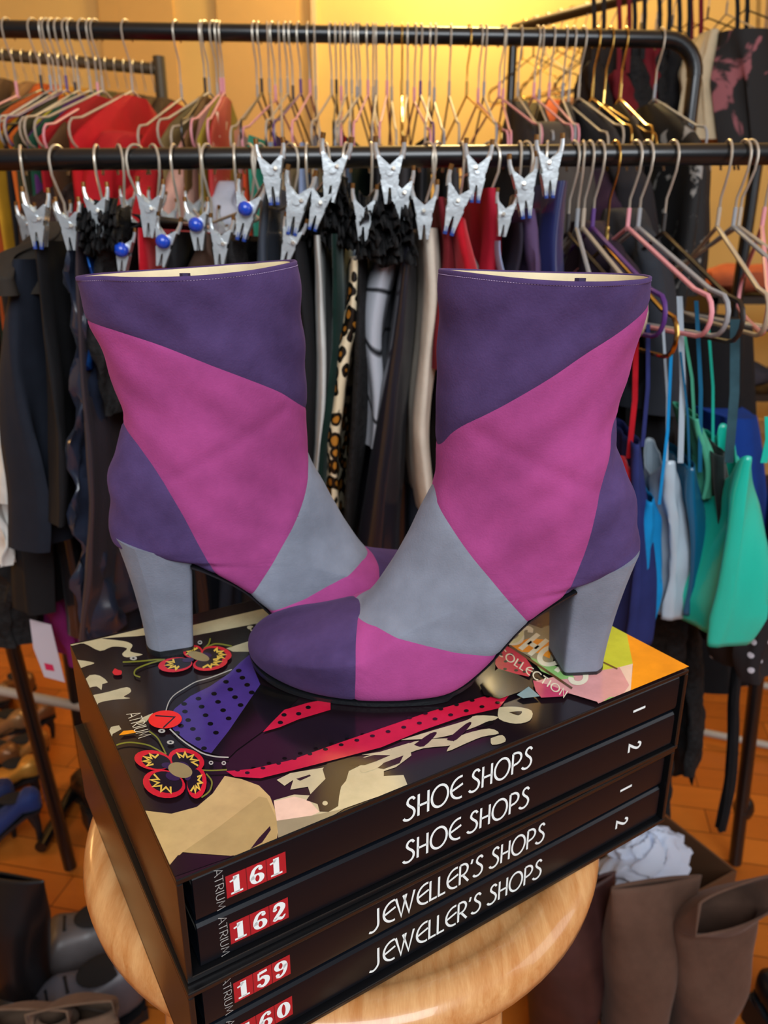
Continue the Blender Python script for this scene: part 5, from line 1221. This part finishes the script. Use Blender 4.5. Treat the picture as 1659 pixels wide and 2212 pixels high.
cor = hang('cream_corset', 'cream corset with a pointed bust hanging at the top right', 'corset', (1545, 62), (1548, 300), 60, 110, 1.9, fab('cream_satin', rgb(196, 180, 148)), depth=0.12, seed=81, fold=0.004, prof=[(0, .5), (.3, 1), (.5, .8), (1, 1)])
hang('rose_print_top', 'black top with dusky pink roses at the top right edge', 'top', (1635, 60), (1640, 330), 120, 130, 1.9, M_rose, depth=0.2, seed=82, fold=0.01)
hang('brown_top', 'dark brown top between the cream corset and the roses', 'top', (1595, 150), (1600, 330), 60, 60, 2.0, brownblk, depth=0.2, seed=83)
for i, (px, yb, w_, mm, nmc) in enumerate(((1290, 130, 44, brownblk, 'brown'), (1345, 150, 46, dkred, 'deep red'), (1378, 120, 50, blklace, 'black lace'), (1432, 110, 44, blklace, 'black mesh'), (1475, 120, 46, black, 'plain black'), (1500, 150, 40, dkred, 'wine red'), (1600, 90, 50, blklace, 'frilly black'), (1645, 60, 40, fab('gold_satin', rgb(190, 140, 60), 'satin'), 'golden'))):
    cami('lingerie', '%s lingerie piece on thin straps at the top right' % nmc, (px, yb), (px + 4, 340), w_, w_ * 1.3, mm, [((px - 10, -60), (px - 8, yb + 8), 9), ((px + 14, -60), (px + 10, yb + 8), 9)], Y=1.92 + 0.02 * i, depth=0.12, crumple=0.003, topdip=0.02, fold=0.006)
for i, (px, w_) in enumerate(((1320, 70), (1370, 60), (1415, 60), (1455, 50))):
    hang('lingerie', '%s dark lingerie piece hanging behind the rear rail corner' % ['brown', 'black', 'deep red', 'near black'][i], 'lingerie', (px, 70 + 10 * i), (px, 400), w_, w_ * 1.3, 2.0, [brownblk, blklace, dkred, black][i], depth=0.16, seed=90 + i, fold=0.008, crumple=0.004)
# ------------------------------------------------------------------ back wall details
def wallbox(name, px0, px1, py0, py1, th, m, kind='structure'):
    a, c = at_y(px0, py0, 3.2), at_y(px1, py1, 3.2); b = MB(); b.box(((a.x + c.x) / 2, 3.2 - th / 2, (a.z + c.z) / 2), (abs(c.x - a.x), th, abs(a.z - c.z))); o = b.build(name, m, smooth=False); bevel(o, 0.002); return tag(o, kind=kind)
M_door = mat('golden_door_paint', rgb(214, 168, 92), 0.5, mottle=0.05, mscale=4)
wallbox('door_1', 182, 445, -300, 900, 0.02, M_door)
wallbox('door_2', 449, 672, -300, 900, 0.02, M_door)
wallbox('trim_1', 676, 696, -300, 900, 0.035, M_trim)
wallbox('baseboard_back', -400, 2100, 905, 935, 0.02, M_trim)
# dark shelves behind the right end
sh = thing('shelf_unit', 'dark shelf unit with folded clothes behind the right end of the rails', 'shelf', (1.45, 2.6, 0))
M_sh = mat('dark_shelf_board', rgb(36, 28, 20), 0.5)
for z in (0.35, 0.72, 1.02):
    b = MB(); b.box((0, 0, z), (0.9, 0.36, 0.022)); b.build('shelf_board', M_sh, sh, smooth=False)
for x in (-0.44, 0.44):
    b = MB(); b.box((x, 0, 0.52), (0.022, 0.36, 1.04)); b.build('side_board', M_sh, sh, smooth=False)
for i, (c, nm) in enumerate((((176, 92, 60), 'terracotta'), ((92, 60, 110), 'violet'), ((190, 150, 96), 'sand coloured'), ((60, 60, 70), 'slate'), ((130, 40, 44), 'brick red'), ((40, 36, 40), 'black'))):
    b = MB(); R_ = random.Random(i); rings = []
    for k in range(13):
        t = k / 12; s_ = math.sin(math.pi * min(1, max(0, t * 0.9 + .05))) ** 0.35
        rings.append([Vector(((t - .5) * 0.24, 0.12 * s_ * math.cos(a) , 0.045 * s_ * math.copysign(abs(math.sin(a)) ** .7, math.sin(a)) + 0.004 * math.sin(3 * a + k))) for a in [2 * math.pi * j / 20 for j in range(20)]])
    b.loft(rings); o = b.build('folded_garment', fab('shelf_' + nm.replace(' ', '_'), rgb(*c))); o.location = (1.14 + 0.28 * (i % 3), 2.55, 1.08 if i < 3 else 0.78)
    tag(o, '%s folded garment on the dark shelf unit' % nm, 'folded garment')

# ------------------------------------------------------------------ shoes and boots on the floor
def tall_boot(label, base, yaw, m, h=0.36, w_=0.062, d_=0.075, top_tilt=0.0, slouch=0.0, seed=0, folded=0.0, footlen=0.17, lm=None, band=False, closed=1.0):
    root = thing('tall_boot', label, 'boot', base, yaw)
    R_ = random.Random(seed); ph = [R_.uniform(0, 6) for _ in range(4)]
    prof = [(0.0, 0.045, 0.8), (0.06, 0.05, 0.82), (0.14, 0.05, 0.80), (0.35, 0.0, 0.86), (0.6, 0.0, 1.0), (0.85, 0.0, 1.05), (1.0, 0.0, 1.02)]
    rows, n = 40, 40; rings = []
    for i in range(rows + 1):
        t = i / rows; z = 0.07 + (h - 0.07) * t; k = 0.72 + 0.34 * min(1, t * 1.5)
        sl_ = slouch * math.sin(t * 16 + ph[0]) * (1 - abs(2 * t - 0.8)) 
        ring = []
        for j in range(n):
            a = 2 * math.pi * j / n
            rr = 1 + sl_ * 0.5 + 0.05 * math.sin(3 * a + ph[1] + t * 4) + 0.03 * math.sin(5 * a + ph[2])
            sq = max(0, (t - 0.3) / 0.7) ** 1.3 * closed
            x = d_ * k * rr * math.cos(a) * (1 - 0.9 * sq); y = w_ * k * rr * math.sin(a) * (1 + 0.16 * sq)
            fz = folded * max(0, t - 0.75) / 0.25
            zz_ = z + top_tilt * x * t - fz * 0.09 * (1 if math.cos(a) > 0 else 0.1) ; x += fz * 0.05
            ring.append(Vector((x, y, zz_)))
        rings.append(ring)
    b = MB(); b.loft(rings, caps=False); sh_ = b.build('shaft', m, root, sharp=None); md = sh_.modifiers.new('thickness', 'SOLIDIFY'); md.thickness = 0.003; md.offset = -1
    # foot
    b = MB(); fr_ = []
    for i in range(24):
        t = i / 23; x = -d_ * 0.78 + (footlen + d_ * 0.78) * t; hz = 0.10 * (1 - t) ** 0.7 + 0.035 if t > 0.35 else 0.105
        hz = interp([0, .08, .35, .6, .85, .97, 1], [.06, .1, .105, .07, .045, .03, .012], t); ww = interp([0, .06, .3, .7, .9, .97, 1], [.012, .03, .036, .042, .032, .02, .006], t)
        fr_.append([Vector((x, ww * math.copysign(abs(math.sin(a)) ** 0.8, math.sin(a)), 0.008 + hz * 0.5 * (1 + math.copysign(abs(math.cos(a)) ** 0.7, math.cos(a))))) for a in [2 * math.pi * j / 28 for j in range(28)]])
    b.loft(fr_); b.build('foot', m, root)
    b = MB(); so = []
    for i in range(24):
        t = i / 23; x = -d_ * 0.8 + (footlen + 0.004 + d_ * 0.8) * t; ww = interp([0, .06, .3, .7, .9, .97, 1], [.014, .032, .036, .043, .034, .022, .008], t)
        so.append([Vector((x, -ww, 0.0)), Vector((x, ww, 0.0)), Vector((x, ww, 0.01)), Vector((x, -ww, 0.01))])
    b.loft(so); b.build('sole', M_sole, root)
    if band:
        b = MB()
        for s_ in (0, 0.012):
            pts = [Vector((d_ * 0.80 * math.cos(a), w_ * 0.80 * math.sin(a), 0.095 + s_ - 0.02 * math.cos(a))) for a in [2 * math.pi * j / 48 for j in range(48)]]
            pts = [p * 1 + Vector((0, 0, 0.003 * (-1) ** j)) for j, p in enumerate(pts)]; b.tube(pts, 0.003, 6, closed=True)
        b.build('braided_band', lm or m, root)
    return root
M_bsuede = mat('brown_suede', rgb(92, 68, 56), 0.95, sheen=0.4, bump=0.3, bscale=300, mottle=0.25, mscale=14, spec=0.15)
M_maroon = mat('maroon_leather', rgb(58, 30, 28), 0.5, mottle=0.3, mscale=20, bump=0.2, bscale=80)
M_tsuede = mat('taupe_suede', rgb(110, 88, 72), 0.95, sheen=0.3, mottle=0.25, mscale=20, spec=0.15)
M_gleather = mat('taupe_grey_leather', rgb(98, 92, 92), 0.4, mottle=0.15, mscale=20, bump=0.15, bscale=100)
M_blkleather = mat('black_leather', rgb(18, 17, 20), 0.35, bump=0.15, bscale=80)
def fl_at(px, py, h): 
    q = at_z(px, py, h); return Vector((q.x, q.y, 0))
tall_boot('brown suede knee boot right of the stool, upright, with a braided ankle band', fl_at(1412, 1905, 0.37), math.radians(-80), M_bsuede, h=0.37, w_=0.054, d_=0.058, band=True, lm=mat('dark_braid', rgb(66, 46, 38), 0.9), seed=2, slouch=0.06)
tall_boot('brown suede knee boot at the right edge with a folded slouching top', fl_at(1565, 1880, 0.39), math.radians(-70), M_bsuede, h=0.40, w_=0.056, d_=0.062, top_tilt=-0.3, slouch=0.12, folded=0.7, seed=3, band=True, lm=MATS['dark_braid'])
tall_boot('dark maroon leather boot tucked behind the right side of the stool', fl_at(1240, 1950, 0.32), math.radians(-60), M_maroon, h=0.34, w_=0.06, d_=0.065, seed=4, slouch=0.05)
tall_boot('black leather boot at the lower left edge of the photo', fl_at(0, 1890, 0.30), math.radians(-100), M_blkleather, h=0.30, w_=0.055, d_=0.06, seed=5)
tall_boot('taupe suede slouch boot at the bottom left corner', fl_at(60, 2150, 0.22), math.radians(-90), M_tsuede, h=0.22, w_=0.05, d_=0.055, top_tilt=0.3, slouch=0.25, folded=0.4, seed=6, footlen=0.12)
tall_boot('taupe suede slouch boot at the bottom, second from the left', fl_at(160, 2140, 0.22), math.radians(-80), M_tsuede, h=0.225, w_=0.045, d_=0.05, top_tilt=0.2, slouch=0.25, folded=0.5, seed=7, footlen=0.12)
def low_shoe(name, label, loc, yaw, m, L=0.25, heel=0.02, W=0.045, Hh=0.075, stiletto=False, eye=False, tilt=0.0):
    root = thing(name, label, 'shoe', loc, yaw); root.rotation_euler = (0, tilt, yaw)
    def up(x):  # sole height along the length
        return heel * max(0, 1 - max(0, x / L - 0.15) / 0.5) if x / L > 0.15 else heel
    b = MB(); rings = []
    for i in range(34):
        t = i / 33; x = L * t; ww = W * interp([0, .04, .12, .35, .65, .85, .95, 1], [.25, .55, .68, .72, 1, .85, .5, .1], t); hh = Hh * interp([0, .05, .3, .5, .7, .9, .97, 1], [.7, .9, .8, .95, .7, .48, .38, .2], t); z0 = up(x) + 0.006
        rings.append([Vector((x, ww * math.copysign(abs(math.sin(a)) ** 0.75, math.sin(a)), z0 + hh * 0.5 * (1 + math.copysign(abs(math.cos(a)) ** 0.75, math.cos(a))))) for a in [2 * math.pi * j / 28 for j in range(28)]])
    b.loft(rings); b.build('upper', m, root)
    b = MB(); b.loft([[Vector((L * t, -W * k, up(L * t))), Vector((L * t, W * k, up(L * t))), Vector((L * t, W * k, up(L * t) + 0.008)), Vector((L * t, -W * k, up(L * t) + 0.008))] for t, k in ((0, .3), (.05, .6), (.12, .7), (.35, .74), (.65, 1.03), (.85, .9), (.95, .56), (1.01, .14))]); b.build('sole', M_sole, root, sharp=40)
    b = MB()
    if stiletto: b.tube([Vector((0.02, 0, heel)), Vector((0.012, 0, heel * 0.5)), Vector((0.014, 0, 0))], [0.014, 0.007, 0.0045], 10)
    else: b.loft([[Vector((x, y, z)) for x, y in ((0.0, -.025), (0.055, -.032), (0.055, .032), (0.0, .025))] for z in (0, heel + 0.002)])
    b.build('heel', M_sole, root)
    b = MB(); b.sphere((L * 0.24, 0, up(L * 0.2) + Hh * 0.88), 1.0, n=20, sc=(L * 0.15, W * 0.52, 0.006)); b.build('opening', mat('dark_shoe_lining', rgb(20, 16, 16), 0.9), root)
    if eye:
        b = MB()
        for k in range(4):
            for s_ in (-1, 1): b.sphere((L * (0.45 + 0.06 * k), s_ * 0.014, up(L * .5) + Hh * (0.98 - 0.05 * k)), 0.003, n=8)
            b.tube([Vector((L * (0.45 + 0.06 * k), -0.014, up(L * .5) + Hh * (1.0 - 0.05 * k))), Vector((L * (0.45 + 0.06 * k), 0.014, up(L * .5) + Hh * (1.0 - 0.05 * k)))], 0.002, 6)
        b.build('laces', M_sole, root)
    return root
low_shoe('lace_up_shoe', 'taupe grey leather lace-up shoe left of the stool, its toe to the left', fl_at(285, 1960, 0.1), math.radians(200), M_gleather, L=0.24, W=0.052, Hh=0.10, eye=True)
low_shoe('lace_up_shoe', 'grey leather lace-up shoe partly behind the stool, nearer the viewer', fl_at(300, 2075, 0.1), math.radians(210), mat('grey_leather', rgb(92, 90, 98), 0.4, mottle=0.12, bump=0.15, bscale=100), L=0.24, W=0.056, Hh=0.11, eye=True)
low_shoe('stiletto_shoe', 'cobalt blue suede stiletto shoe by the left rail leg', fl_at(88, 1740, 0.1), math.radians(190), mat('cobalt_suede', rgb(20, 44, 104), 0.8, sheen=0.5), L=0.2, heel=0.09, W=0.036, Hh=0.05, stiletto=True)
low_shoe('stiletto_shoe', 'darker blue stiletto shoe further left beside the cobalt one', fl_at(30, 1722, 0.1), math.radians(185), mat('dark_blue_suede', rgb(16, 30, 76), 0.8, sheen=0.5), L=0.2, heel=0.09, W=0.036, Hh=0.05, stiletto=True)
M_goldl = mat('gold_metallic_leather', rgb(176, 118, 56), 0.35, 0.5)
for i, (px, py, yw) in enumerate(((105, 1600, 200), (60, 1560, 170), (118, 1530, 210), (30, 1640, 150), (85, 1660, 185), (20, 1500, 195), (70, 1480, 160))):
    low_shoe('sandal', '%s shoe in the heap of gold shoes at the left' % ['gold pointed', 'beige gold', 'pale bronze', 'tan', 'bright gold', 'sand coloured', 'brown gold'][i], fl_at(px, py, 0.08), math.radians(yw),
             mat('shoe_tone%d' % i, rgb(*[(176, 118, 56), (150, 116, 80), (140, 96, 60), (126, 84, 50), (196, 140, 60), (150, 120, 90), (116, 78, 44)][i]), 0.4, 0.4), L=0.2, heel=0.06, W=0.038, Hh=0.05, stiletto=True)
low_shoe('court_shoe', 'black glossy court shoe at the bottom right corner', fl_at(1640, 2130, 0.06), math.radians(-70), M_blkleather, L=0.22, heel=0.05, W=0.04, Hh=0.06)
low_shoe('court_shoe', 'black shoe by the base of the pale tube leg', fl_at(215, 1750, 0.06), math.radians(120), M_blkleather, L=0.22, heel=0.05, W=0.04, Hh=0.06)
# crumpled white tissue in a box
t = thing('shoe_box', 'brown open box holding pale crumpled tissue behind the brown boots', 'box', fl_at(1392, 1850, 0.2), 0.5)
M_boxc = mat('brown_cardboard', rgb(96, 62, 36), 0.8)
for c, d in (((0, 0, 0.004), (0.26, 0.17, 0.008)), ((0, 0.083, 0.09), (0.26, 0.004, 0.18)), ((0, -0.083, 0.09), (0.26, 0.004, 0.18)), ((0.129, 0, 0.09), (0.004, 0.165, 0.18)), ((-0.129, 0, 0.09), (0.004, 0.165, 0.18))):
    b = MB(); b.box(c, d); b.build('panel', M_boxc, t, smooth=False)
b = MB(); rg_ = []
R_ = random.Random(5)
for i in range(30):
    th = math.pi * i / 29
    rg_.append([Vector((0.078 * math.sin(th) * math.cos(a) * (1 + .16 * math.sin(5 * a + i * .9) + .1 * math.sin(9 * a - i)), 0.056 * math.sin(th) * math.sin(a) * (1 + .16 * math.sin(7 * a + i)), 0.19 + 0.055 * math.cos(th) * (1 + .12 * math.sin(6 * a + i * 1.3)))) for a in [2 * math.pi * j / 40 for j in range(40)]])
b.loft(rg_); o = b.build('tissue_paper', mat('white_tissue', rgb(196, 206, 226), 0.8, bump=0.6, bscale=50)); o.location = t.location; o.rotation_euler = (0, 0, 0.5)
tag(o, 'crumpled white tissue paper in the box behind the brown boots', 'tissue paper')
# left edge: white lace cuff, magenta tulle and its price tag, dark bag
hang('lace_sleeve', 'white blouse sleeve with a lace cuff at the left edge', 'sleeve', (-12, 880), (4, 1090), 60, 62, 0.95, white, depth=0.1, seed=21, fold=0.006, crumple=0.002)
hang('lace_trim', 'white lace trim dangling at the left edge under the sleeve', 'lace trim', (-8, 1075), (0, 1225), 46, 30, 0.98, white, depth=0.06, seed=22, fold=0.006, crumple=0.003)
hang('tulle_skirt', 'magenta tulle skirt below the blue-black jacket at the left', 'skirt', (40, 1150), (140, 1440), 60, 70, 1.1, magt, depth=0.16, seed=23, fold=0.01, crumple=0.003)
hang('lace_bag', 'black lace garment hanging low at the left edge', 'lace garment', (10, 1215), (20, 1400), 110, 110, 1.1, blklace, depth=0.16, seed=24, fold=0.01, crumple=0.004)
tg = thing('paper_tag', 'white paper tag with a pink square hanging from the magenta tulle', 'tag', at_y(100, 1400, 0.98))
b = MB(); q = [at_y(px, py, 0.98) - tg.location for px, py in ((64, 1338), (110, 1350), (122, 1400), (140, 1474), (96, 1462), (72, 1400))]
b.add(q + [p + Vector((0, 0.0008, 0)) for p in q], [(0, 1, 2, 5), (5, 2, 3, 4), (11, 8, 7, 6), (10, 9, 8, 11)] + [(i, (i + 1) % 6, 6 + (i + 1) % 6, 6 + i) for i in range(6)]); b.build('card', mat('white_card', rgb(196, 190, 200), 0.6), tg, smooth=False)
b = MB(); q = [at_y(px, py, 0.9795) - tg.location for px, py in ((95, 1432), (114, 1436), (118, 1450), (99, 1447))]; b.add(q, [(0, 1, 2, 3)]); b.build('pink_square', mat('pink_ink', rgb(200, 30, 80), 0.6), tg, smooth=False)
